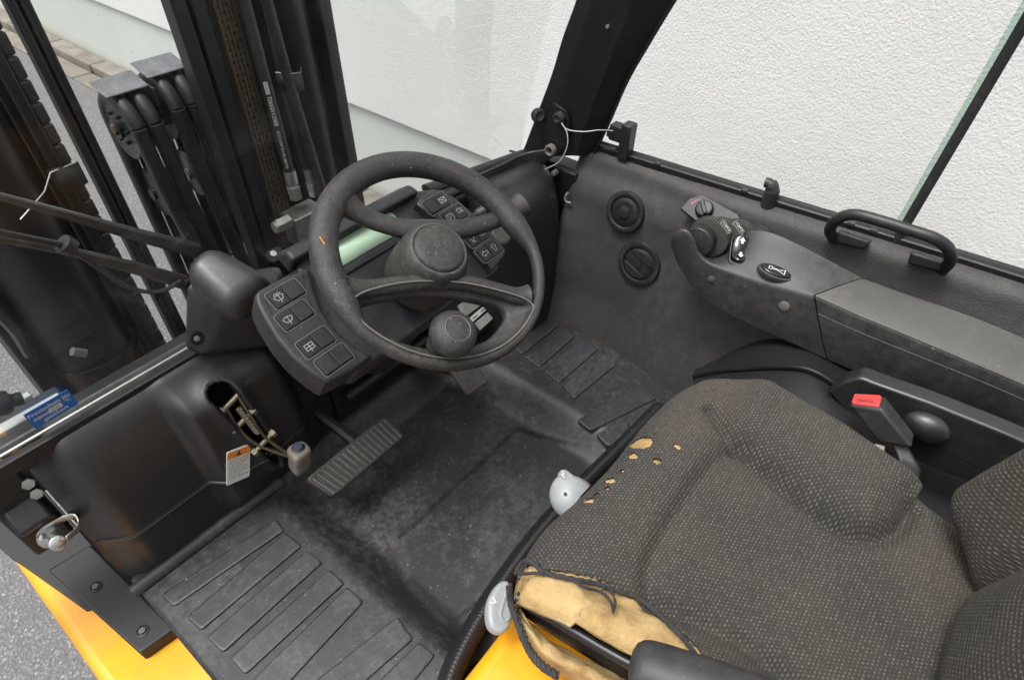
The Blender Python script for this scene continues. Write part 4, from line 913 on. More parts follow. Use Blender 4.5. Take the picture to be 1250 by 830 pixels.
# hose reels in the middle
SY = 1.34
for cpx, hx, lab in (((150, 122), (187, 209), 'left'), ((206, 96), (241, 262), 'right')):
    xa, xb = P(hx[0], 200, y=SY).x, P(hx[1], 200, y=SY).x; zt = P(*cpx, y=SY).z; rs = .062; xm = (xa+xb)/2; yc, zc = SY+rs, zt-rs-.012
    rl = empty('hose_pulley', (xm, yc, zc), T); rl['label'] = f'{lab} hose pulley with a scuffed cap plate and two hoses'
    for x in (xa, xb):
        pts = [Vector((x+.10*((zc-z)/(zc+.6))**1.6, SY-.05*((zc-z)/(zc+.6))**1.5, z)) for z in np.linspace(-.6, zc, 8)]
        pts += [Vector((x, yc-rs*math.cos(a), zc+rs*math.sin(a))) for a in np.linspace(.2, math.pi, 9)] + [Vector((x, yc+rs, z)) for z in np.linspace(zc-.05, -.6, 5)]
        MB().tube(cr(pts, 4), .0162, M['rubber'], 14).build('pulley_hose', rl)
    fx = Fr((xm, yc, zc), (0, 1, 0), (0, 0, 1)); hw = (xb-xa)/2+.014
    mb = MB(); mb.lathe(fx, [(.02, -hw-.008), (.02, -hw), (.034, -hw+.003), (.055, -hw+.003), (.066, -hw), (.068, -hw+.004), (.055, -hw+.010), (.05, -.004), (.05, .004), (.055, hw-.010), (.068, hw-.004), (.066, hw), (.018, hw), (.018, hw+.008)], M['steel'], 40); mb.build('pulley_wheel', rl)
    mb = MB(); mb.lathe(fx, [(.010, -hw-.014), (.012, -hw-.012), (.012, -hw-.006)], M['grease'], 6)
    for k in range(6):
        a = k*math.pi/3; mb.lathe(fx.off(.032*math.cos(a), .032*math.sin(a), 0), [(.004, -hw-.004), (.004, -hw+.002)], M['dark'], 8)
    mb.build('pulley_bolt', rl)
    rows = []
    for a, dz in ((2.9, .0), (2.35, .0), (1.85, .004), (1.45, .006)):
        rows.append([(x, yc+(rs+.020)*math.cos(a)*1.0, zc+(rs+.016)*math.sin(a)+dz) for x in (xm-hw-.010, xm-hw-.008, xm, xm+hw+.008, xm+hw+.010)])
    # flat cap plate over the top, folded down at its sides
    zt2 = zc+rs+.018; cp = MB()
    cp.hexa([(xm-hw-.012, yc-rs*.62, zt2-.006), (xm+hw+.012, yc-rs*.62, zt2-.006), (xm+hw+.012, yc+rs*.35, zt2+.010), (xm-hw-.012, yc+rs*.35, zt2+.010), (xm-hw-.012, yc-rs*.62, zt2-.002), (xm+hw+.012, yc-rs*.62, zt2-.002), (xm+hw+.012, yc+rs*.35, zt2+.014), (xm-hw-.012, yc+rs*.35, zt2+.014)], M['capplate'])
    cp.box(WORLD, xm+hw+.010, xm+hw+.014, yc-rs*.9, yc+rs*.6, zt2-.075, zt2-.004, M['steel'])
    cp.build('cap_plate', rl, bevel=.002)
    MB().box(WORLD, xm+hw+.004, xm+hw+.009, yc-.02, yc+.03, zc-.5, zc+.02, M['steel']).build('pulley_bracket', rl, bevel=.002)
    # lower chain wheel
    z2 = zc-.17; f2 = Fr((xm+.01, yc+.02, z2), (0, 1, 0), (0, 0, 1)); mb = MB()
    mb.lathe(f2, [(.014, -.03), (.014, -.024), (.05, -.022), (.056, -.018), (.05, -.012), (.05, .012), (.056, .018), (.05, .022), (.014, .024)], M['zinc'] if lab == 'right' else M['steel'], 36); mb.build('chain_wheel', rl)
    pts = [Vector((xm+.01, yc+.02-.054*math.cos(a), z2+.054*math.sin(a))) for a in np.linspace(0, math.pi, 22)]
    pts = [Vector((xm+.01, yc+.02-.054, z)) for z in np.arange(-.6, z2, .0085)] + pts
    mb = MB()
    for k, p in enumerate(pts[:-1]):
        d = (pts[k+1]-p).normalized(); fr_ = Fr(p, (1, 0, 0), d)
        w_ = .013 if k % 2 else .010; mb.box(fr_, -w_, w_, 0, .0078, -.006, .006, M['grease'])
    mb.build('chain', rl, sharp=30)
# ---- right A-pillar
def pl(pts, x): return [P(a, b, x=x) for a, b in pts]
Lp = pl([(759, -110), (723, 0), (704, 50), (689, 97), (670, 145), (652, 190)], .985); Mp = pl([(822, -110), (770, 0), (752, 50), (735, 97), (718, 145), (703, 190)], .995); Rp = pl([(890, -110), (822, 0), (792, 50), (765, 97), (744, 145), (722, 192)], 1.028)
mb = MB(); secs = []
for a, m_, c_ in zip(Lp, Mp, Rp):
    a2 = a.lerp(m_, .06)+Vector((-.006, -.004, 0)); secs.append([a+Vector((.0, .03, 0)), a, a2, a2.lerp(m_, .9), m_, m_.lerp(c_, .1), m_.lerp(c_, .95), c_, c_+Vector((.01, .03, 0)), c_+Vector((.0, .06, 0))])
mb.loft(secs, M['steel'], nv=5); pil = mb.build('cab_pillar', T, sharp=30, label='wide black steel cab pillar against the white wall')
MB().tube(cr([p+Vector((-.001, -.003, 0)) for p in Lp], 5), .0035, M['satin'], 8).build('window_seal', pil)
MB().tube(cr([p+Vector((-.001, -.003, 0)) for p in Rp], 5), .0035, M['satin'], 8).build('window_seal', pil)
f = Fr(P(741, 33, x=.985), (0, -1, 0), (0, 0, 1)); MB().lathe(f, [(.003, -.004), (.003, .001), (0, .0015)], M['zinc'], 10).build('screw', pil)
MB().box(WORLD, .998, 1.045, .60, .72, .0, .385, M['satin']).build('pillar_foot', T, bevel=.006, label='black sheet metal below the cab pillar')
# bracket with two rubber knobs
bf = Fr(P(676, 148, x=.975), (0, -1, .1), (0, .1, 1)); ol = [bf.loc(*p) for p in ((659, 140), (668, 130), (675, 126), (690, 136), (694, 150), (690, 180), (664, 200), (655, 196), (664, 165), (662, 148))]
mb = MB(); mb.plate(ol, bf, -.006, .0, M['steel'], r=.001, back=True); bro = mb.build('pillar_bracket', T, label='folded steel bracket with two round rubber stops')
for (a, b), s, xo in (((656, 141), 1.0, -.004), ((684, 143), .8, .002)):
    c0 = P(a, b, x=.968); f = Fr(c0, (.55, .8, 0), (0, 0, 1)); 
    if f.n.y > 0: f = Fr(c0, (-.55, -.8, 0), (0, 0, 1))
    if s == 1: f = Fr(c0, Vector((-.45, -.85, .25)).cross(Vector((0, 0, 1))), Vector((0, .25, .95)), (-.45, -.85, .25)); f = Fr(c0, Vector((.88, -.47, 0)), Vector((-.45, -.85, .25)).cross(Vector((.88, -.47, 0))), (-.45, -.85, .25))
    if s < 1: f = Fr(c0, (0, -1, 0), (0, 0, 1))
    mb = MB(); mb.lathe(f, [(.005*s, -.02), (.005*s, -.004), (.013*s, -.003), (.0145*s, .001), (.0135*s, .004), (.0125*s, .0045), (.0145*s, .006), (.0135*s, .010), (.009*s, .012), (.006*s, .0105), (0, .010)], M['rubber'], 28); mb.build('rubber_stop', bro)
f = Fr(P(671, 184, x=.962), (0, -1, 0), (0, 0, 1)); MB().lathe(f, [(.012, -.008), (.012, .002), (.009, .004), (.006, .002), (.006, -.008)], M['lilac'], 24).build('cable_grommet', T, label='pale rubber cable grommet at the pillar foot')
MB().tube(cr([P(684, 147, x=.96), P(692, 158, x=.962), P(712, 161, x=.972), P(732, 159, x=.99), P(748, 160, x=1.02)], 8), .0011, M['wire'], 6).build('sensor_wire', T, label='thin pale wire from the bracket to the sensor')
MB().tube(cr([P(684, 149, x=.96), P(692, 162, x=.958), P(692, 180, x=.955), P(682, 198, x=.952), P(664, 208, x=.955), P(652, 220, x=.95)], 8), .0011, M['wire'], 6).build('sensor_wire', T, label='thin pale wire hanging in a loop at the pillar')
# screen foot frame and cables at the right
mb = MB(); mb.tube(cr([P(520, 232, y=.76), P(575, 212, y=.745), P(630, 192, y=.735), P(668, 180, y=.72)], 6), .014, M['satin'], 12, flat=.7); mb.build('screen_foot_rail', T)
mb = MB(); mb.tube(cr([P(500, 262, y=.74), P(560, 232, y=.735), P(620, 207, y=.73), P(655, 192, y=.72)], 6), .010, M['rubber'], 10); mb.build('cable_conduit', T)
for k, o in enumerate((0, 4, 8)):
    MB().tube(cr([P(585, 214+o*.6, y=.72), P(610, 203+o, y=.71), P(640, 189+o*.8, y=.70), P(668, 184+o*.3, y=.66)], 6), .0035, M['rubber'], 8).build('cable', T)
# latch hardware between dash and side panel
mb = MB(); mb.tube(cr([P(694, 235, x=.975), P(690, 240, x=.97), P(691, 246, x=.97), P(697, 248, x=.972)], 6), .0026, M['silver'], 8); mb.build('latch_ring', T, label='small bright latch ring beside the side panel')
mb = MB(); mb.box(Fr(P(690, 232, x=1.0), (0, 1, 0), (0, 0, 1)), -.03, .03, -.04, .05, -.01, .01, M['satin']); mb.build('latch_body', T, bevel=.004)
mb = MB(); mb.lathe(Fr(P(676, 212, x=.975), (0, -1, 0), (0, 0, 1)), [(.006, -.01), (.006, .003), (0, .005)], M['zinc'], 12); mb.build('door_bolt', T)

# ---- right side panel, grained moulding
def px_(y, z):          # inner face
    base = .93 + .025*sstep(0, .15, z) + .03*sstep(.10, .36, z) + .02*sstep(.34, .42, z)
    base -= .045*(1-sstep(.12, .46, y))*(1-sstep(.05, .30, z))
    base -= .016*sstep(.50, .62, y)*(1-sstep(.27, .345, z))          # swelling low at the front
    base += .012*sstep(.36, .41, z)*sstep(.3, .5, y)
    return base
zs_ = [.0, .02, .05, .09, .13, .17, .21, .25, .275, .30, .325, .35, .375, .395, .41, .42, .4275, .432]
ysP = [.632-.0125*i for i in range(88)]
rows = []
for k, z in enumerate(zs_):
    row = []
    for y in ysP:
        x = px_(y, z); zz = z + .03*sstep(.55, -.3, y)*(z/.43) if False else z + .028*(1-sstep(-.35, .6, y))*(z/.43)
        if k >= 15: x += (.004, .014, .030)[k-15]
        fr_ = max(0, (y-.605)/.027); x += .02*fr_**2; zz -= .035*fr_**2*(z/.43)
        row.append((x, y, zz))
    rows.append(row)
cols = list(zip(*rows)); rows2 = [cr(list(c), 3) for c in cols]
mb = MB(); mb.grid(rows2, M['panel']); sp_ = mb.build('side_panel', T, solid=.006, sharp=70, label='grained dark side panel with two round air vents, dusty on top')
def on_panel(a, b, x): 
    for _ in range(8): q = P(a, b, x=x); x = px_(q.y, min(.42, q.z))
    return P(a, b, x=x)
# air vents
def vent(c, r, flap, nm):
    n = Vector((-1, 0, .22)).normalized(); u = Vector((0, -1, 0)); f = Fr(c, u, Vector((.22, 0, 1)))
    if f.n.x > 0: f = Fr(c, -u, Vector((.22, 0, 1)))
    mb = MB(); mb.lathe(f, [(r*1.03, -.004), (r*1.03, .001), (r*.99, .0035), (r*.90, .0044), (r*.80, .0042), (r*.76, .003), (r*.745, -.0005)], M['plastic'], 56, caps=False)
    for k in range(44):
        a = 2*math.pi*k/44; e = Vector((math.cos(a), math.sin(a)))
        mb.tube([f.pt(*(e*r*.83), .0044), f.pt(*(e*r*.955), .0042)], .0006, M['satin'], 5)
    o = mb.build('air_vent', T, sharp=40, label=nm)
    mb = MB(); mb.lathe(f, [(r*.745, -.0005), (r*.70, .0012), (r*.4, .003), (0, .0036)], M['plastic'], 48, caps=False); mb.build('vent_disc', o)
    if flap:
        mb = MB(); ff = f.rot(R(-20)); lens = [(r*.66*math.cos(R(a)), r*.66*math.sin(R(a))) for a in range(25, 156, 10)]; lo = [(-p[0], -p[1]) for p in lens]
        for L_ in (lens, lo): mb.plate(L_, ff, .003, .0062, M['cowl'], r=.001)
        mb.lathe(f, [(r*.16, .004), (r*.16, .0068), (0, .0072)], M['cowl'], 16); mb.build('vent_flap', o)
    else:
        mb = MB(); mb.stroke(arc(0, 0, r*.42, 30, 330, 18), f, .0012, .0052, M['satin']); mb.lathe(f, [(r*.30, .0035), (r*.30, .0062), (r*.24, .0072), (0, .0072)], M['plastic'], 24); mb.build('vent_flap', o)
vent(on_panel(764, 258, .98)+Vector((-.004, 0, 0)), .041, False, 'upper round air vent on the side panel')
vent(on_panel(781, 321, .97)+Vector((-.004, 0, 0)), .046, True, 'lower round air vent on the side panel')
# window rail with notches
def ry(t): return .575-1.05*t
rail = MB(); pts = [Vector((1.034, .60, .436)), Vector((1.034, .3, .446)), Vector((1.034, 0, .458)), Vector((1.034, -.45, .474))]
secs = []
for p in cr(pts, 8): secs.append([p+Vector(q) for q in ((-.003, 0, -.012), (-.003, 0, .001), (-.001, 0, .003), (.007, 0, .004), (.009, 0, .007), (.013, 0, .007), (.013, 0, -.03), (.0, 0, -.03))])
rail.loft(secs, M['satin']); ro = rail.build('window_rail', T, sharp=30, label='black window rail along the top of the side panel')
zr = lambda y: .436+.0357*(.60-y)
for a in ((746, 192), (800, 208), (905, 243), (1035, 281), (1062, 290)):
    q = P(*a, x=1.028); MB().box(WORLD, 1.029, 1.040, q.y-.006, q.y+.006, zr(q.y)-.001, zr(q.y)+.0052, M['pod']).build('rail_clip', ro, bevel=.001)
# sensor block
q = P(757, 188, x=1.035); f = Fr(q, (0, -1, 0), (0, 0, 1)); mb = MB(); mb.box(f, .0, .022, -.006, .066, -.014, .014, M['plastic']); mb.box(f, -.026, .004, .026, .058, -.012, .012, M['plastic']); mb.box(f, -.034, -.022, .028, .044, -.007, .007, M['plastic'])
so = mb.build('window_sensor', T, bevel=.003, label='small black sensor block standing on the window rail')
MB().lathe(Fr(f.pt(.004, .006, -.012), (0, -1, 0), (0, 0, 1), (-1, 0, 0)), [(.003, -.001), (.003, .002), (0, .0025)], M['zinc'], 8).build('screw', so)
# rubber hook on the rail
q = P(933, 262, x=1.03); f = Fr(q, (0, -1, 0), (0, 0, 1)); mb = MB(); mb.tube(cr([f.pt(.0, .008, 0), f.pt(.0, .034, 0), f.pt(-.001, .050, 0), f.pt(-.008, .058, 0), f.pt(-.017, .058, 0)], 6), [.0125]*12+[.0115]*6+[.009]*6+[.005], M['rubber'], 14); ho_ = mb.build('window_stop', T, label='bent black rubber stop on a metal tab')
MB().box(f, -.010, .011, -.012, .014, -.003, .003, M['lilac']).build('metal_tab', ho_, bevel=.001)
# grab handle
g0 = [(1018, 292), (1013, 281), (1022, 268), (1042, 262), (1075, 270), (1110, 281), (1140, 291), (1157, 303), (1160, 318), (1150, 330)]
hx_ = [1.0, .985, .972, .966, .962, .962, .964, .972, .985, 1.0]
pts = [P(a, b, x=x) for (a, b), x in zip(g0, hx_)]
mb = MB(); cc_ = cr(pts, 6); mb.tube(cc_, .0088, M['plastic'], 16); gh = mb.build('grab_handle', T, label='black curved grab handle on the window rail')
for a, b, dy in ((1040, 296, 1), (1130, 322, 1)):
    q = P(a, b, x=.998); f = Fr(q, (0, -1, .03), (-1, 0, .35)); mb = MB(); mb.hexa([f.pt(-.026, -.012, -.012), f.pt(.026, -.012, -.012), f.pt(.026, .012, -.012), f.pt(-.026, .012, -.012), f.pt(-.022, -.009, .008 if a > 1100 else .008), f.pt(.022, -.009, .004), f.pt(.022, .009, .004), f.pt(-.022, .009, .008)], M['plastic']); mb.build('handle_foot', gh, bevel=.004)
# rear side window
sf = Fr((1.04, .0, .45), (0, -1, 0), (0, 0, 1)); y_b = P(1088, 285, x=1.04).y; y_s = P(1100, 285, x=1.04).y
mb = MB(); mb.hexa([(1.042, y_b+.004, .42), (1.048, y_b+.004, .42), (1.048, -.8, .42), (1.042, -.8, .42), (1.042, y_b-.02, 1.4), (1.048, y_b-.02, 1.4), (1.048, -.8, 1.4), (1.042, -.8, 1.4)], M['sideglass'] if False else M['sideglass']); 
mb = MB(); mb.hexa([(1.042, y_b+.004, .42), (1.048, y_b+.004, .42), (1.048, y_s, .42), (1.042, y_s, .42), (1.042, y_b-.026, 1.4), (1.048, y_b-.026, 1.4), (1.048, y_s-.03, 1.4), (1.042, y_s-.03, 1.4)], M['sideglass'])
sg = mb.build('sliding_window', T, label='green tinted edge of the sliding side window')
MB().tube([(1.036, y_s+.002, .42), (1.036, y_s-.028, 1.4)], .0075, M['rubber'], 10, flat=.8).build('window_seal', sg)

# ---- armrest console
def aline(lst, x): return [P(a, b, x=x) for a, b in lst]
top_in = [(822, 286), (829, 281), (838, 283), (846, 293), (852, 309), (864, 321), (891, 332), (930, 345), (993, 361)]
bot_in = [(819, 292), (819, 300), (822, 312), (828, 326), (838, 342), (853, 360), (878, 378), (915, 397), (1008, 439)]
top_out = [(842, 300), (846, 304), (852, 309), (860, 314), (870, 317), (884, 311), (904, 287), (945, 284), (1055, 339)]
XI, XO = .868, .945
def console(tin, bin_, tout, nm, mat_side, mat_top, lab, groove=False):
    ti = cr([P(a, b, x=XI) for a, b in tin], 6); bi = cr([P(a, b, x=XI) for a, b in bin_], 6); to = cr([P(a, b, x=XO) for a, b in tout], 6)
    secs = []; mb = MB(); 
    side = []; topr = []; bk = []
    for a, b, c in zip(ti, bi, to):
        d = (c-a); up = Vector((0, 0, 1))
        topr.append([a+Vector((.004, 0, .0005)), a.lerp(c, .12)+up*.0015, a.lerp(c, .35)+up*.003, a.lerp(c, .65)+up*.003, a.lerp(c, .88)+up*.0015, c-Vector((.004, 0, 0))])
        h = (a-b); side.append([b+Vector((.012, 0, 0)), b+Vector((.002, 0, .001)), b.lerp(a, .3)+Vector((-.002, 0, 0)), b.lerp(a, .7)+Vector((-.002, 0, 0)), b.lerp(a, .93)+Vector((0, 0, 0)), a+Vector((.0012, 0, -.001)), a+Vector((.004, 0, .0005))])
        bk.append([c-Vector((.004, 0, 0)), c+Vector((.0, 0, -.004)), c+Vector((.002, 0, -.03)), Vector((XO, b.y, min(b.z, c.z-.05)))])
    mb.grid(side, mat_side); mb.grid(topr, mat_top); mb.grid(bk, mat_side)
    mb.add(side[-1]+topr[-1]+bk[-1], [list(range(len(side[-1])+len(topr[-1])+len(bk[-1])))], mat_side)
    mb.grid([[s[0] for s in side], [b[-1] for b in bk]], mat_side)
    return mb.build(nm, T, sharp=55, label=lab), ti, bi, to
co, ti, bi, to = console(top_in, bot_in, top_out, 'control_console', M['pod'], M['pod'], 'curved black armrest console with fingertip controls')
tin2 = [(995, 361.5), (1050, 386), (1120, 415), (1190, 444.5), (1247, 469), (1330, 506), (1420, 545)]
bin2 = [(1010, 440), (1060, 461), (1120, 483), (1180, 503), (1222, 520), (1300, 556), (1400, 602)]
tou2 = [(1057, 339.5), (1100, 355), (1150, 372), (1200, 390), (1250, 411), (1330, 445), (1420, 482)]
ca, ti2, bi2, to2 = console(tin2, bin2, tou2, 'armrest_pad', M['pod'], M['padtop'], 'long dusty grey topped armrest pad behind the console')
MB().tube([a.lerp(b, .26)+Vector((-.0015, 0, 0)) for a, b in zip(ti2, bi2)], .0006, M['lip'], 6).build('moulding_line', ca)
MB().tube([a+Vector((.0015, 0, .0)) for a in ti2], .0009, M['lip'], 6).build('edge_seam', ca)
for a, b, s in ((868, 341, .006), (957, 374, .0085)):
    f = Fr(P(a, b, x=XI-.003), (0, -1, 0), (0, 0, 1), (-1, 0, 0)); MB().lathe(f, [(s, -.004), (s, .0008), (s*.8, .0014), (0, .0014)], M['lip'] if s < .007 else M['lilac'], 20).build('screw_cap', co)
# thumb wheels
for i, (a, b, x, lab) in enumerate(((855, 276, .893, 0), (868, 267, .908, 1), (884, 268, .928, 1), (902, 270, .952, 0), (925, 277, .978, 0))):
    rr = (.027, .035, .035, .033, .024)[i]; c0 = P(a, b, x=x)-Vector((0, .006, rr-.002)); f = Fr(c0, (0, -1, 0), (0, 0, 1), (-1, 0, 0))
    mb = MB(); mb.lathe(f, [(rr*.9, -.008), (rr, -.007), (rr, .007), (rr*.9, .008), (rr*.5, .0085), (0, .0085)], M['padtop'] if i else M['plastic'], 40)
    if i:
        for k in range(22):
            t = 2*math.pi*k/44+.4; e = Vector((math.cos(t), math.sin(t)))
            mb.tube([f.pt(*(e*rr), -.0062), f.pt(*(e*rr), .0062)], .0012, M['plastic'], 5)
    else: mb.lathe(f, [(rr*.97, .008), (rr*.92, .0105), (rr*.5, .0125), (0, .013)], M['pod'], 40)
    wo = mb.build('thumb_wheel', co)
    if lab:
        t = math.atan2(.35, .94)
        pf = Fr(f.o+Vector((0, -.58, .815))*.0 , (1, 0, 0), (0, 1, 0)); dirv = (CAM-c0); dirv.x = 0; dirv.normalize(); dirv = (dirv+Vector((0, -.25, -.05))).normalized()
        pf = Fr(c0+dirv*(rr+.0012), (1, 0, 0), Vector((1, 0, 0)).cross(dirv)*-1)
        if pf.n.dot(dirv) < 0: pf.n = -pf.n
        mb = MB(); mb.plate(rect(.0125, .024, .002), pf, -.003, .0006, M['silverbezel']); mb.plate(rect(.0102, .0215, .0012), pf, 0, .0010, M['ink'])
        for s_ in (-.005, .005): mb.stroke([(-.003, s_-.003), (.003, s_-.003), (.003, s_+.003), (-.001, s_+.003)], pf, .0009, .0013, M['white_ink'], True)
        mb.stroke([(0, -.001), (0, .001)], pf, .002, .0013, M['white_ink']); mb.build('symbol_plate', co)
# direction rocker and horn button on the console top
cn = Vector((-.25, -.12, .96)).normalized()
def on_top(a, b):
    best = None
    for t in np.linspace(0, 1, 60):
        x = XI+(XO-XI)*t; q = P(a, b, x=x)
        i = min(range(len(ti)), key=lambda k: abs(ti[k].lerp(to[k], t).y-q.y)); e = abs(ti[i].lerp(to[i], t).z+.003-q.z)
        if best is None or e < best[0]: best = (e, q)
    return best[1]
cr_ = on_top(903, 306); f = Fr(cr_, (.75, -.35, .1), (.35, .9, .25)); f = Fr(cr_, (.42, -.88, -.05), Vector((.72, .42, .45)))
if f.n.z < 0: f.n = -f.n
f = Fr(cr_, f.u*1.0, f.v, None) 
mb = MB(); mb.frame(roundpoly([(-.0165, -.030), (.0165, -.030), (.0165, .030), (-.0165, .030)], .014, 6), roundpoly([(-.0135, -.026), (.0135, -.026), (.0135, .026), (-.0135, .026)], .0115, 6), f, -.006, .003, M['pod'], r=.0015); mb.build('rocker_bezel', co)
mb = MB(); secs = []
for t in np.linspace(-1, 1, 17):
    hw = .0128*math.sqrt(max(0.02, 1-abs(t)**5)); zc_ = .006+.005*t*t-.002; secs.append([f.pt(-hw, t*.0255, -.004), f.pt(-hw, t*.0255, zc_), f.pt(-hw*.7, t*.0255, zc_+.0022), f.pt(0, t*.0255, zc_+.003), f.pt(hw*.7, t*.0255, zc_+.0022), f.pt(hw, t*.0255, zc_), f.pt(hw, t*.0255, -.004)])
mb.loft(secs, M['gloss']); 
for s_ in (1, -1):
    ff = f.off(0, s_*.013, .0105); mb.add([ff.pt(0, .006*s_, .0022), ff.pt(-.005, 0, 0), ff.pt(.005, 0, 0)], [[0, 1, 2]], M['white_ink']); mb.add([ff.pt(-.002, .001*s_, .0002), ff.pt(.002, .001*s_, .0002), ff.pt(.002, -.005*s_, -.0006), ff.pt(-.002, -.005*s_, -.0006)], [[0, 1, 2, 3]], M['white_ink'])
mb.build('direction_rocker', co, sharp=50, label='glossy black direction rocker with white arrows')
ch = on_top(946, 333); f = Fr(ch, (.15, -1, -.1), (1, .12, .08)); 
if f.n.z < 0: f.n = -f.n
mb = MB(); mb.plate(circ(.0285, .0155, 40), f, -.004, .0035, M['pod'], r=.002); mb.plate(circ(.0245, .0125, 40), f, .0, .0065, M['gloss'], r=.003)
hp_ = [(-.010, -.003), (-.010, .003), (-.006, .003), (-.006, .001), (.004, .001), (.011, .0045), (.011, -.0045), (.004, -.001), (-.006, -.001), (-.006, -.003)]
mb.stroke([(a*1.2, b*1.2) for a, b in hp_], f, .0011, .0069, M['white_ink'], True); mb.build('horn_button', co, label='oval black horn button with a white horn symbol')
# heater control behind the thumb wheels
c0 = P(856, 252, x=.985); f = Fr(c0, (0, -1, .02), (.75, .05, .66), None)
if f.n.x > 0: f = Fr(c0, (0, 1, 0), (.75, .05, .66))
ol = [f.loc(*p) for p in ((831, 255), (842, 243), (858, 238), (866, 243), (900, 262), (912, 280), (880, 290), (852, 272))]
mb = MB(); mb.plate(ol, f, -.01, .002, M['dash'], r=.001)
a_ = [f.loc(*p, .003) for p in ((844, 249), (850, 245), (856, 244), (861, 246))]; mb.stroke(a_[:3], f, .0022, .0026, M['redink']); mb.stroke(a_[1:], f, .0018, .0028, M['blueink'])
tt = f.loc(884, 266, .003); mb.stroke([(tt[0]-.006, tt[1]), (tt[0]-.001, tt[1]-.003), (tt[0]+.005, tt[1]-.001), (tt[0]+.005, tt[1]+.003)], f, .0013, .0027, M['white_ink'])
hc = mb.build('heater_control', T, label='small heater control plate with red and blue arc')
k_ = f.loc(860, 256, .004); kf_ = f.off(k_[0], k_[1], .002); mb = MB(); mb.lathe(kf_, [(.0165, 0), (.0165, .006), (.0145, .011), (.010, .012)], M['plastic'], 28); mb.hexa([kf_.rot(.7).pt(*p) for p in ((-.0045, -.016, .005), (.0045, -.016, .005), (.0045, .016, .005), (-.0045, .016, .005), (-.003, -.014, .020), (.003, -.014, .020), (.003, .014, .018), (-.003, .014, .018))], M['plastic']); mb.build('heater_knob', hc, bevel=.001)
# ---- seat
st_ = empty('driver_seat', (.43, 0, .25), T); st_['label'] = 'worn dark knit driver seat, torn at its left front corner to the foam'
def W2(px, py, z): q = P(px, py, z=z); return (q.x, q.y)
front = [W2(*p, .335) for p in ((628, 714), (634, 683), (662, 640), (700, 607), (745, 562), (788, 509), (822, 478), (848, 466))]
right = [W2(*p, .332) for p in ((848, 466), (890, 467), (934, 480), (1000, 517), (1060, 556), (1108, 590), (1131, 615))] + [(.645, -.21), (.63, -.29)]
left = [W2(*p, .35) for p in ((628, 714), (634, 730), (700, 764), (766, 798), (850, 842))] + [(.268, -.10), (.27, -.2), (.28, -.29)]
back = [(.28, -.29), (.36, -.30), (.44, -.30), (.52, -.30), (.63, -.29)]
N = 210
v3 = lambda L: resample(cr([(a, b, 0) for a, b in L], 12), N+1)
Fv, Rv, Lv, Bv = v3(front), v3(right), v3(left), v3(back)       # front: left->right ; right: front->back ; left: front->back
def seg_d(p, pl_):
    best = 9
    for i in range(len(pl_)-1):
        a, b = pl_[i], pl_[i+1]; dx, dy = b[0]-a[0], b[1]-a[1]; t = max(0, min(1, ((p[0]-a[0])*dx+(p[1]-a[1])*dy)/(dx*dx+dy*dy))); best = min(best, math.hypot(p[0]-a[0]-t*dx, p[1]-a[1]-t*dy))
    return best
crR = [(c.x, c.y) for c in cr([(.60, .112, 0), (.578, .075, 0), (.565, .045, 0), (.556, -.005, 0), (.543, -.055, 0), (.540, -.09, 0), (.552, -.122, 0), (.585, -.142, 0), (.62, -.146, 0)], 4)]
crX = [(c.x, c.y) for c in cr([(.570, .055, 0), (.54, .069, 0), (.50, .073, 0), (.41, .075, 0), (.345, .066, 0), (.325, .05, 0)], 4)]
crL = [(c.x, c.y) for c in cr([(.29, .10, 0), (.315, .05, 0), (.327, .02, 0), (.342, -.04, 0), (.338, -.10, 0), (.335, -.25, 0)], 4)]
def inR(x, y):   # right bolster side of crease
    yy = y; pts = crR
    if y > .112 or y < -.146: return 0
    xs_ = [a for a, b in pts[:-4]]; ys_ = [b for a, b in pts[:-4]]
    return 1 if x > np.interp(-y, [-q for q in ys_], xs_) else 0
def seat_z(x, y, e):
    z = .352
    z += .012*math.exp(-((y-.115)/.05)**2)                                  # front roll
    dR, dX, dL = seg_d((x, y), crR), seg_d((x, y), crX), seg_d((x, y), crL)
    z += (.026*(1-math.exp(-(dR/.026)**2)))*inR(x, y)*(1-sstep(.06, .115, y))
    left_b = 1 if x < np.interp(-y, [-.10, -.05, -.02, .04, .10, .25], [.29, .315, .327, .342, .338, .335]) and y < .10 else 0
    z += (.020*(1-math.exp(-(dL/.03)**2)))*left_b
    z -= .017*math.exp(-(dR/.0095)**2) + .011*math.exp(-(dX/.011)**2) + .012*math.exp(-(dL/.011)**2)
    z -= .010*math.exp(-(((x-.44)/.10)**2+((y+.06)/.12)**2))                # sat-in hollow
    z += .0018*mnoise.noise(Vector((x*14, y*14, 0))) + .0007*mnoise.noise(Vector((x*55, y*55, 4)))
    if y < -.12: z += .10*((-.12-y)/.17)**2*0
    w = .034; dr = .050
    lf_ = 1-sstep(.262, .30, x+.3*max(0, y-.15))
    if y < .165: w -= .018*lf_; dr -= .036*lf_
    if e < w: z -= dr*(1-math.sqrt(max(0, 1-((w-e)/w)**2)))
    return z
XY = [[None]*(N+1) for _ in range(N+1)]
for i in range(N+1):          # i: front->back (t), j: left->right (s)
    t = i/N
    for j in range(N+1):
        s = j/N
        p = Lv[i]*(1-s)+Rv[i]*s + Fv[j]*(1-t)+Bv[j]*t - (Fv[0]*(1-s)*(1-t)+Fv[N]*s*(1-t)+Bv[0]*(1-s)*t+Bv[N]*s*t)
        XY[i][j] = p
bnd = [(p.x, p.y) for p in Fv[::6]+Rv[::6]+Bv[::-6]+Lv[::-6]]
V3 = [[None]*(N+1) for _ in range(N+1)]
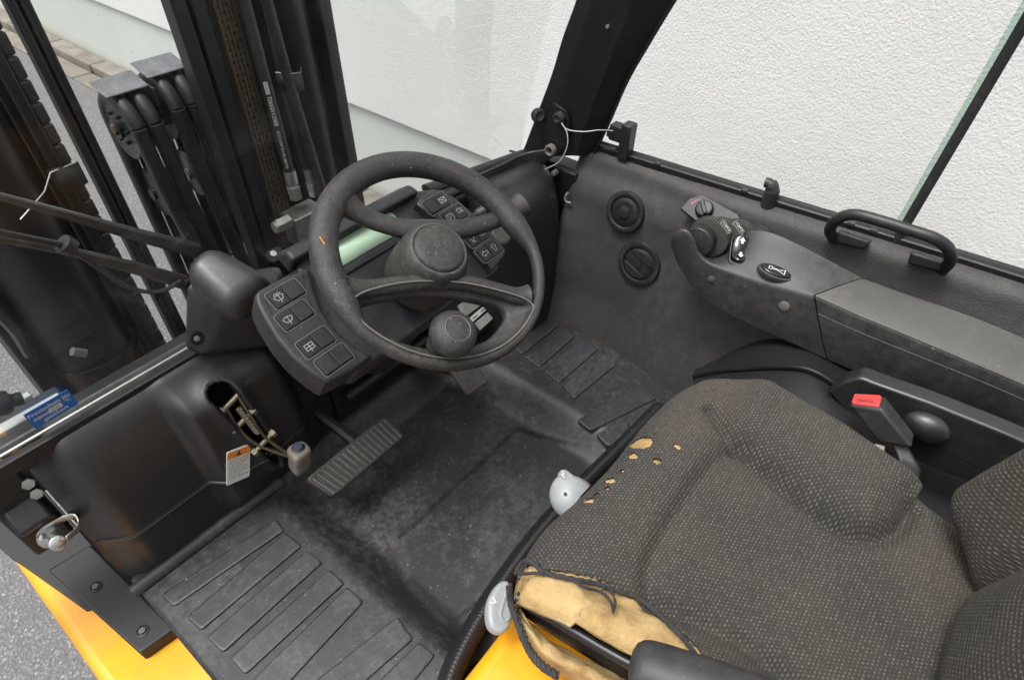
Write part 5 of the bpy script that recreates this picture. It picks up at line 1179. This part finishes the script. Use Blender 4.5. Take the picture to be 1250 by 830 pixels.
for i in range(N+1):
    for j in range(N+1):
        p = XY[i][j]; m_ = min(i, j, N-i, N-j)
        e = 0 if m_ == 0 else polydist(p.x, p.y, bnd) if m_ < 40 else .05
        V3[i][j] = Vector((p.x, p.y, seat_z(p.x, p.y, e)))
# tears: polygons on the seat plane
tear_big = [W2(*p, .348) for p in ((615, 700), (631, 697), (640, 685), (652, 688), (664, 699), (697, 706), (729, 712), (754, 721), (784, 733), (808, 753), (833, 778), (850, 800), (858, 830), (880, 860), (700, 850), (600, 760))]
def blob(px, py, r1, r2, rot, k):
    out = []
    for a in range(14):
        t = 2*math.pi*a/14; q = 1+.22*mnoise.noise(Vector((math.cos(t)*1.3+k*3.1, math.sin(t)*1.3, k)))
        x, y = r1*math.cos(t)*q, r2*math.sin(t)*q; c_, s_ = math.cos(rot), math.sin(rot); out.append(W2(px+x*c_-y*s_, py+x*s_+y*c_, .358))
    return out
tears = [tear_big] + [blob(*b, k) for k, b in enumerate(((784, 537, 15, 9, .3), (773, 554, 7, 5, .6), (801, 565, 6, 4.5, .3), (745, 583, 7, 5.5, .2), (719, 607, 8, 5, .2), (741, 594, 4, 3, 0), (826, 547, 5, 3, .5), (728, 600, 3.5, 2.5, 0), (760, 573, 3.5, 2.5, .4)))]
tb = [(min(a for a, b in t), max(a for a, b in t), min(b for a, b in t), max(b for a, b in t)) for t in tears]
def torn(x, y):
    jx = x + .0016*mnoise.noise(Vector((x*260, y*260, 1))); jy = y + .0016*mnoise.noise(Vector((x*260, y*260, 7)))
    for t, (a, b, c, d) in zip(tears, tb):
        if a-.003 < x < b+.003 and c-.003 < y < d+.003 and inpoly(jx, jy, t): return True
    return False
vs_ = [p for r in V3 for p in r]; n1 = N+1; fs = []; uv = [(p.x, p.y) for r in V3 for p in r]
for i in range(N):
    for j in range(N):
        c = (V3[i][j]+V3[i+1][j+1])/2
        if not torn(c.x, c.y): fs.append([i*n1+j, i*n1+j+1, (i+1)*n1+j+1, (i+1)*n1+j])
mb = MB(); mb.add(vs_, fs, M['fabric'], uv)
# sides of the cover: skirts down from the rim, front and right
def skirt(line, drop, key):
    rows = []; uvs = []
    for k, d in enumerate((0, .012, .03, .05, .065)):
        rows.append([p+Vector((0, 0, -d))+ (Vector((.435, -.02, 0))-Vector((p.x, p.y, 0))).normalized()*(.004*k*k*.5) for p in line])
    for r_, d in zip(rows, (0, .012, .03, .05, .065)):
        for q, p in zip(r_, line): uvs.append((p.x+p.y*key, p.y*(1-key)+d+.0001))
    mb.grid(rows, M['fabric'], uvs)
skirt([V3[0][j] for j in range(6, N+1)], .06, 0); skirt([V3[i][N] for i in range(0, N+1)], .06, 1)
cush = mb.build('seat_cushion_cover', st_, sharp=80, solid=.0022, recalc=True, label='dark knit seat cover with pale flecks and frayed holes')
# foam under the cover
M2 = 110; rows = []; idx = [round(i*N/M2) for i in range(M2+1)]
for i in idx:
    row = []
    for j in idx:
        p = V3[i][j].copy(); inb = inpoly(p.x, p.y, tear_big)
        p.z -= .0042 + (.0012 if not inb else .001)
        p.z += .0022*mnoise.noise(Vector((p.x*40, p.y*40, 2))) + (.0018 if not inb and any(inpoly(p.x, p.y, t) for t in tears[1:]) else 0)
        row.append(p)
    rows.append(row)
mb = MB(); mb.grid(rows, M['foam'])
low = []
for d, o in ((0, 0), (.004, .0), (.009, .003), (.014, .012)):
    low.append([r[0]+Vector((o+.0015*mnoise.noise(Vector((r[0].y*60, d*80, 0))), 0, -d+.002*mnoise.noise(Vector((r[0].y*50, 3, d*60))))) for r in rows])
mb.grid(low, M['foam'])
mb.build('seat_foam', st_, sharp=80, label='bare yellowish foam showing through the torn cover')
# lower foam lip left of the slot
up_ = [(633, 742), (650, 762), (672, 781), (700, 798), (735, 813), (765, 828), (810, 848)]; dn_ = [(624, 750), (636, 777), (650, 800), (664, 813), (690, 828), (725, 845), (770, 868)]
rows = []
for t, z in ((0, .270), (.10, .292), (.35, .302), (.65, .296), (.9, .275), (1.0, .25)):
    rows.append([P(a[0]*(1-t)+b[0]*t, a[1]*(1-t)+b[1]*t, z=z) for a, b in zip(up_, dn_)])
mbp = MB(); rs = [cr(r, 8) for r in rows]; cols = [cr([r[j] for r in rs], 5) for j in range(len(rs[0]))]
mbp.grid([[c[i]+Vector((0, 0, .006*mnoise.noise(c[i]*38)+.003*mnoise.noise(c[i]*90))) for c in cols] for i in range(len(cols[0]))], M['foam']); mbp.build('foam_lip', st_, sharp=80, solid=.008)
# fabric roll along the tear
def cord(pts, r, nm, twist=True):
    p3 = cr(pts, 8); mb = MB()
    for ph in (0, 2.1, 4.2):
        q = []
        for i, p in enumerate(p3):
            a = i*.8+ph; q.append(p+Vector((math.cos(a), math.sin(a)*.6, math.sin(a)))*r*.55)
        mb.tube(q, r*.6, M['yarn'], 6)
    return mb.build(nm, st_)
M['yarn'] = worn('charcoal_yarn', (.035, .035, .038), .9, 700, .6, dust=.5, dcol=(.12, .11, .1), dscale=120, spec=.15)
def onS(px, py, h=.0):
    z = .35
    for _ in range(4): q = P(px, py, z=z); z = seat_z(q.x, q.y, .03)+h
    return P(px, py, z=z)
cord([onS(630, 700, .0), onS(633, 692, .001), onS(641, 684, .001), onS(653, 688, .001), onS(664, 698, .001), onS(697, 706, .002), onS(729, 712, .002), onS(754, 721, .002), onS(784, 733, .002), onS(808, 753, .002), onS(833, 778, .002), onS(850, 801, .002), onS(856, 830, .002)], .0028, 'frayed_edge')
cord([P(622, 716, z=.335), P(624, 735, z=.322), P(630, 752, z=.315), P(638, 775, z=.308), P(648, 796, z=.302), P(662, 812, z=.30), P(680, 824, z=.30)], .0046, 'frayed_edge')
cord([onS(632, 697, .003), onS(640, 700, .004), onS(652, 699, .004), onS(664, 700, .003)], .0018, 'loose_yarn')
cord([onS(700, 708, .003), onS(715, 717, .005), onS(733, 722, .006), onS(745, 733, .006), onS(749, 746, .006)], .0018, 'loose_yarn')
for a in (((733, 720), (744, 722), (752, 735), (748, 748)), ((735, 722), (738, 716), (748, 722), (750, 740))):
    MB().tube(cr([onS(*q, .007) for q in a], 6), .0008, M['yarn'], 5).build('loose_yarn', st_)
for (a, b), k in zip(((797, 531), (790, 529), (768, 551), (752, 578), (727, 602), (806, 561), (771, 520), (774, 527), (741, 579)), range(9)):
    ln = 14 if k in (6, 7) else 7; an = random.uniform(-2.6, -.6)
    MB().tube(cr([onS(a, b, .001), onS(a+ln*.5*math.cos(an), b+ln*.5*math.sin(an), .004), onS(a+ln*math.cos(an+.4), b+ln*math.sin(an+.4), .003 if k < 6 else .02)], 5), .00055, M['yarn'], 5).build('loose_yarn', st_)
# seat pan bar in the slot
MB().tube(cr([P(630, 728, z=.325), P(680, 757, z=.322), P(735, 790, z=.322), P(775, 812, z=.325), P(850, 850, z=.33)], 5), .0065, M['steel'], 12).build('pan_rail', st_, label='black steel seat rail showing in the tear')
mb = MB(); mb.patch([[P(632, 733, z=.30), P(690, 768, z=.30), P(760, 812, z=.30), P(850, 860, z=.30)], [P(640, 752, z=.275), P(690, 785, z=.275), P(760, 828, z=.275), P(850, 880, z=.275)]], M['satin'], 5, 3); mb.build('seat_pan_side', st_, solid=.006)
MB().box(WORLD, .275, .60, -.29, .12, .245, .30, M['satin']).build('seat_pan', st_, bevel=.01)
# black hand grip at the bottom
hA, hB = P(775, 808, z=.385), P(930, 862, z=.405); mb = MB(); d_ = (hB-hA)
rp = [.010, .018, .0225, .0245, .0255, .026, .026]; mb.tube([hA+d_*t for t in (-.035, -.01, .04, .10, .25, .6, 1.3)], rp, M['pod'], 24, flat=.75); mb.build('hand_grip', st_, sharp=80, label='smooth black hand grip beside the torn corner')
# backrest: heightfield y(x, z)
NB, NZ = 120, 110; rows = []; uvs = []
def back_y(x, z):
    lean = -.20*(z-.40)
    y = -.218 + lean
    y += .020*math.exp(-((x-.44)/.075)**4)*math.exp(-((z-.47)/.14)**2)           # lumbar pad
    for cx in (.61, .27): y += .058*math.exp(-((x-cx)/.052)**2)*sstep(.33, .42, z)*(1-.4*sstep(.5, .7, z))
    for cx in (.535, .345): y -= .022*math.exp(-((x-cx)/.010)**2)
    return y + .0015*mnoise.noise(Vector((x*14, z*14, 5)))
mb = MB()
for k in range(NZ+1):
    z = .34+.50*k/NZ; row = []
    for j in range(NB+1):
        x = .215+.45*j/NB; e = min(j, NB-j)/NB*.45; y = back_y(x, z)
        if e < .045: y -= .09*(1-math.sqrt(max(0, 1-((.045-e)/.045)**2)))
        zb = .05*max(0, 1-k/12)**2; y -= zb*.6
        row.append(Vector((x, y, z))); uvs.append((x, z*.8+y*.3))
    rows.append(row)
mb.grid(rows, M['fabric'], uvs)
mb.grid([[r[0] for r in rows], [r[0]+Vector((.01, -.1, 0)) for r in rows]], M['fabric']); mb.grid([[r[-1] for r in rows], [r[-1]+Vector((-.01, -.1, 0)) for r in rows]], M['fabric'])
mb.box(WORLD, .24, .64, -.42, -.345, .32, .84, M['satin'])
mb.build('backrest', st_, sharp=80, label='dark knit backrest with a rounded side bolster')
# adjusting levers
f = Fr(P(692, 600, z=.285), (1, 0, 0), (0, 1, .15)); mb = MB()
for s_, sc_ in ((1, 1),):
    secs = []
    for t, w_, h_, y_ in ((0, .030, .018, -.020), (.2, .030, .022, -.010), (.45, .027, .022, .002), (.7, .021, .019, .012), (.9, .013, .014, .019), (1, .006, .009, .022)):
        secs.append([f.pt(w_*a, y_, h_*b) for a, b in ((-.8, -.9), (.8, -.9), (1, -.4), (.95, .25), (.55, .8), (-.1, 1), (-.7, .75), (-1, .2), (-1, -.4))])
    mb.loft(secs, M['grey'], nv=4)
kn_ = mb.build('adjust_knob', st_, sharp=50, label='grey angular adjusting knob at the seat front')
mb = MB(); f2 = Fr(P(693, 585, z=.298), (1, .15, 0), (0, 1, .4)); mb.plate(roundpoly([(-.008, -.014), (.007, -.014), (.008, .010), (.002, .016), (-.006, .012)], .004), f2, -.004, .006, M['grey'], r=.002); mb.build('knob_fin', st_)
f3 = Fr(P(686, 580, z=.308), (.9, .4, 0), (0, .9, .35)); mb = MB(); mb.stroke([(-.004, -.003), (-.001, .002), (.001, -.002), (.004, .003)], f3, .0016, .0035, M['white_ink']); MB().lathe(Fr(P(690, 603, z=.305), (1, 0, 0), (0, 1, 0)), [(.0022, 0), (.0022, .0015), (0, .0015)], M['ink'], 10).build('knob_dot', st_)
mb.build('knob_mark', st_)
lf = [(597, 765), (594, 748), (597, 730), (606, 714), (616, 709), (623, 716), (625, 735), (624, 755), (618, 770), (607, 773)]
ff = Fr(P(608, 742, z=.285), (.9, .25, 0), (-.2, .9, .35)); ol = cr2([ff.loc(*p) for p in lf], 4, True)
mb = MB(); mb.plate(ol, ff, -.008, .006, M['grey'], r=.0055, seg=4); mb.tube(cr([ff.pt(*ff.loc(*p), .0062) for p in ((617, 722), (612, 738), (609, 752), (613, 760), (619, 756))], 5), .0018, M['grey'], 6); mb.build('adjust_lever', st_, label='grey paddle lever at the seat left front')
mb = MB(); mk = ff.loc(601, 735); mb.stroke([(mk[0]-.004, mk[1]+.003), (mk[0], mk[1]-.003), (mk[0]+.003, mk[1]+.003)], ff, .0015, .0066, M['white_ink']); mb.build('lever_mark', st_)
# leatherette bellows and skirt
def uvpatch(rows, nm, par, nu=8, nv=8, solid=.004, label=None):
    rs = [cr(r, nu) for r in rows]; cols = [cr([r[j] for r in rs], nv) for j in range(len(rs[0]))]
    gr_ = [[c[i] for c in cols] for i in range(len(cols[0]))]; uv = []
    for i, r in enumerate(gr_):
        u = 0
        for j, p in enumerate(r):
            if j: u += (p-r[j-1]).length
            v = sum((gr_[k][j]-gr_[k-1][j]).length for k in range(1, i+1)); uv.append((u+.001, v+.001))
    mb = MB(); mb.grid(gr_, M['leather'], uv); return mb.build(nm, par, solid=solid, sharp=80, label=label)
xsS = [.135, .20, .32, .45, .58, .70, .83]
yo = [.215, .252, .275, .283, .278, .268, .258]
uvpatch([[(x, y+dy, z) for x, y in zip(xsS, yo)] for dy, z in ((.018, -.005), (.013, .025), (.006, .045), (-.001, .056), (-.008, .060), (-.015, .055), (-.019, .042))], 'hood_skirt', T, label='perforated black rubber skirt along the hood front')
tp = [(848, 452), (872, 440), (905, 424), (940, 414), (985, 420), (1020, 436), (1075, 462)]; md_ = [(846, 462), (880, 455), (915, 452), (950, 450), (990, 455), (1030, 480), (1090, 520)]; bt = [(848, 474), (880, 478), (925, 492), (975, 520), (1020, 550), (1060, 575), (1110, 605)]
uvpatch([[P(a, b, x=.90) for a, b in tp], [P(a, b, x=.80) for a, b in md_], [P(a, b, x=.73) for a, b in [((m[0]+q[0])/2, (m[1]+q[1])/2) for m, q in zip(md_, bt)]], [P(a, b, x=.66)+Vector((0, 0, -.03)) for a, b in bt]], 'side_bellows', T, label='black perforated leatherette bellows beside the seat')
MB().tube(cr([P(a, b, x=.797)+Vector((0, 0, .004)) for a, b in md_], 5), .004, M['leather'], 8).build('bellows_seam', T)
# hip plate with ball knob
hf = Fr((.765, 0, .34), (0, -1, 0), (.12, 0, 1)); 
if hf.n.x > 0: hf = Fr((.765, 0, .34), (0, 1, 0), (.12, 0, 1))
ol = [hf.loc(*p) for p in ((1010, 477), (1028, 466), (1050, 460), (1070, 468), (1135, 491), (1222, 526), (1300, 560), (1280, 620), (1170, 584), (1135, 571), (1105, 556), (1056, 528))]
mb = MB(); mb.plate(roundpoly(ol, .006, 3), hf, -.03, 0, M['cowl'], r=.005, seg=4); hpo = mb.build('hip_plate', T, sharp=50, label='black moulded hip plate right of the seat')
kc = hf.loc(1131, 521, .012); mb = MB(); kf2 = hf.off(kc[0], kc[1], 0); prof = [(.026*math.sin(R(a)), .012+.016*-math.cos(R(a))) for a in range(20, 181, 16)]
mb.loft([[kf2.pt(r_*1.12*math.cos(2*math.pi*k/32), r_*.78*math.sin(2*math.pi*k/32), h) for k in range(32)] for r_, h in [(max(a, 1e-4), b) for a, b in prof]], M['cowl']); mb.build('ball_knob', hpo, sharp=80)
# belt buckle
b0 = P(1058, 490, x=.715); f = Fr(b0, (0, -1, -.05), (1, 0, .25)); ax2 = (P(1090, 535, x=.70)-b0).normalized()
cs = [P(*p, x=x) for p, x in (((1036, 494), .705), ((1077, 499), .705), ((1081, 483), .735), ((1041, 481), .735))]
bot = [c+ax2*.056+Vector((0, -.004, 0)) for c in cs]; mb = MB(); mb.hexa(bot+cs, M['plastic']); bko = mb.build('belt_buckle', T, bevel=.004, label='black belt buckle with a red release button')
ce = sum(cs, Vector())/4; up2 = -ax2; mb = MB(); cs2 = [ce+(c-ce)*.80+up2*.0012 for c in cs]; mb.hexa([c-up2*.004 for c in cs2]+[c+up2*.002 for c in cs2], M['red']); mb.build('release_button', bko, bevel=.0015)
bf2 = Fr(ce+up2*.0042, cs[1]-cs[0], cs[3]-cs[0]); mb = MB(); mb.text('PRESS', bf2, .002, -.008, .008, .0006, M['ink']); mb.build('button_text', bko)
mb = MB(); q = sum(bot, Vector())/4; mb.patch([[q+Vector((0, .012, 0)), q+Vector((.0, -.012, 0))], [q+ax2*.03+Vector((-.01, .014, 0)), q+ax2*.03+Vector((-.01, -.012, 0))], [P(1095, 580, x=.66), P(1120, 588, x=.66)]], M['satin'], 4, 6); mb.build('buckle_stalk', bko, solid=.003)
MB().box(Fr(P(1073, 547, x=.68), (.2, -.9, .1), (.9, .2, .3)), -.006, .006, -.004, .004, -.003, .003, M['greydark']).build('cable_plug', T, bevel=.001)

# ---- left door sill: black trim, latch bracket, striker pin
tf = Fr((0, 0, -.012), (1, 0, 0), (0, 1, 0))
ol = [tf.loc(*p, .0) for p in ((58, 695), (110, 664), (214, 766), (170, 797))]
mb = MB(); mb.plate(roundpoly(ol, .004, 3), tf, -.14, 0, M['satin'], r=.003); tro = mb.build('sill_trim', T, sharp=50, label='black sill trim plate with two recessed bolts')
for a, b in ((117, 716), (174, 770)):
    q = tf.loc(a, b, 0); f = tf.off(q[0], q[1], 0); mb = MB(); mb.lathe(f, [(.010, -.002), (.010, .0015), (.008, .002), (.007, -.001), (.005, -.001)], M['satin'], 24, caps=False); mb.lathe(f, [(.0055, -.001), (.0055, .0035), (.0, .004)], M['lip'], 6); mb.build('sill_bolt', tro)
sc2 = Fr((0, 0, -.036), (1, 0, 0), (0, 1, 0)); MB().plate([sc2.loc(*p) for p in ((-90, 590), (9, 677), (105, 745), (140, 735), (112, 664), (20, 560))], sc2, -.02, 0, M['satin'], r=.002).build('sill_shade_plate', T, label='black plate standing in for shade on the yellow sill under the latch bracket')  # black plate stands in for the shade on the yellow sill
mb = MB(); mb.hexa([P(-40, 610, z=-.22), P(60, 697, z=-.22), P(104, 672, z=-.22), P(-10, 560, z=-.22), P(-20, 640, z=-.15), P(55, 695, z=-.15), P(100, 672, z=-.15), P(20, 600, z=-.15)], M['yellow']); mb.build('door_post_foot', T, bevel=.004)
# left door pillar: black post, behind it a box section rising out of frame
mb = MB(); secs = []
for z_, y_ in ((-.02, .86), (.1, .86), (.2, .855), (.3, .85), (.9, .72)):
    secs.append([(-.085, y_-.06, z_), (-.035, y_-.06, z_), (-.030, y_-.05, z_), (-.030, y_, z_), (-.09, y_, z_), (-.09, y_-.055, z_)])
bb = P(30, 640, x=-.06)
mb = MB(); mb.box(Fr((-.062, .0, 0), (1, 0, 0), (0, 1, 0)), -.028, .026, .80, .86, .14, .33, M['satin']); mb.build('door_post', T, bevel=.006, label='black door post foot at the left edge')
mb = MB(); mb.box(Fr(P(34, 628, y=.79), (1, 0, 0), (0, .8, .6)), -.022, .022, -.022, .026, -.010, .006, M['steel']); lb_ = mb.build('latch_bracket', T, bevel=.006, label='folded black latch bracket at the left door post')
for a, b in ((34, 590), (44, 602)):
    mb = MB(); mb.lathe(Fr(P(a, b, y=.80), (1, 0, 0), (0, .5, 1)), [(.008, -.004), (.008, .005), (0, .006)], M['zinc'], 6); mb.build('bracket_bolt', lb_)
cA = P(62, 655, y=.775); f = Fr(cA, (1, 0, .12), (.1, .6, .8)); 
pinf = Fr(cA, (1, 0, 0), (0, .75, .66)); 
sk = MB(); pin_d = (P(72, 664, y=.735)-cA).normalized(); pf = Fr(cA, pin_d.cross(Vector((0, 0, 1))), Vector((0, 0, 1)), pin_d); pf = Fr(cA, pin_d.cross(Vector((0, 0, 1))), pin_d.cross(pin_d.cross(Vector((0, 0, 1)))), pin_d)
sk.lathe(pf, [(.016, -.004), (.016, 0), (.0135, .003), (.0105, .006), (.0085, .012), (.0072, .024), (.0068, .030), (.0095, .032), (.0105, .034), (.0105, .039), (.008, .041), (0, .0415)], M['silver'], 32)
sko = sk.build('striker_pin', T, sharp=45, label='bright steel striker pin with a curved spring strap')
st3 = cr([P(a, b, y=y) for a, b, y in ((44, 655, .785), (52, 645, .783), (66, 637, .78), (80, 630, .775), (92, 629, .765), (97, 637, .755), (95, 646, .745), (88, 652, .738), (82, 657, .735))], 6)
mb = MB(); w_ = Vector((.002, -.006, .012)); mb.grid([[p-w_ for p in st3], [p+w_*.6 for p in st3]], M['silver']); mb.build('spring_strap', sko, solid=.0022, sharp=60)
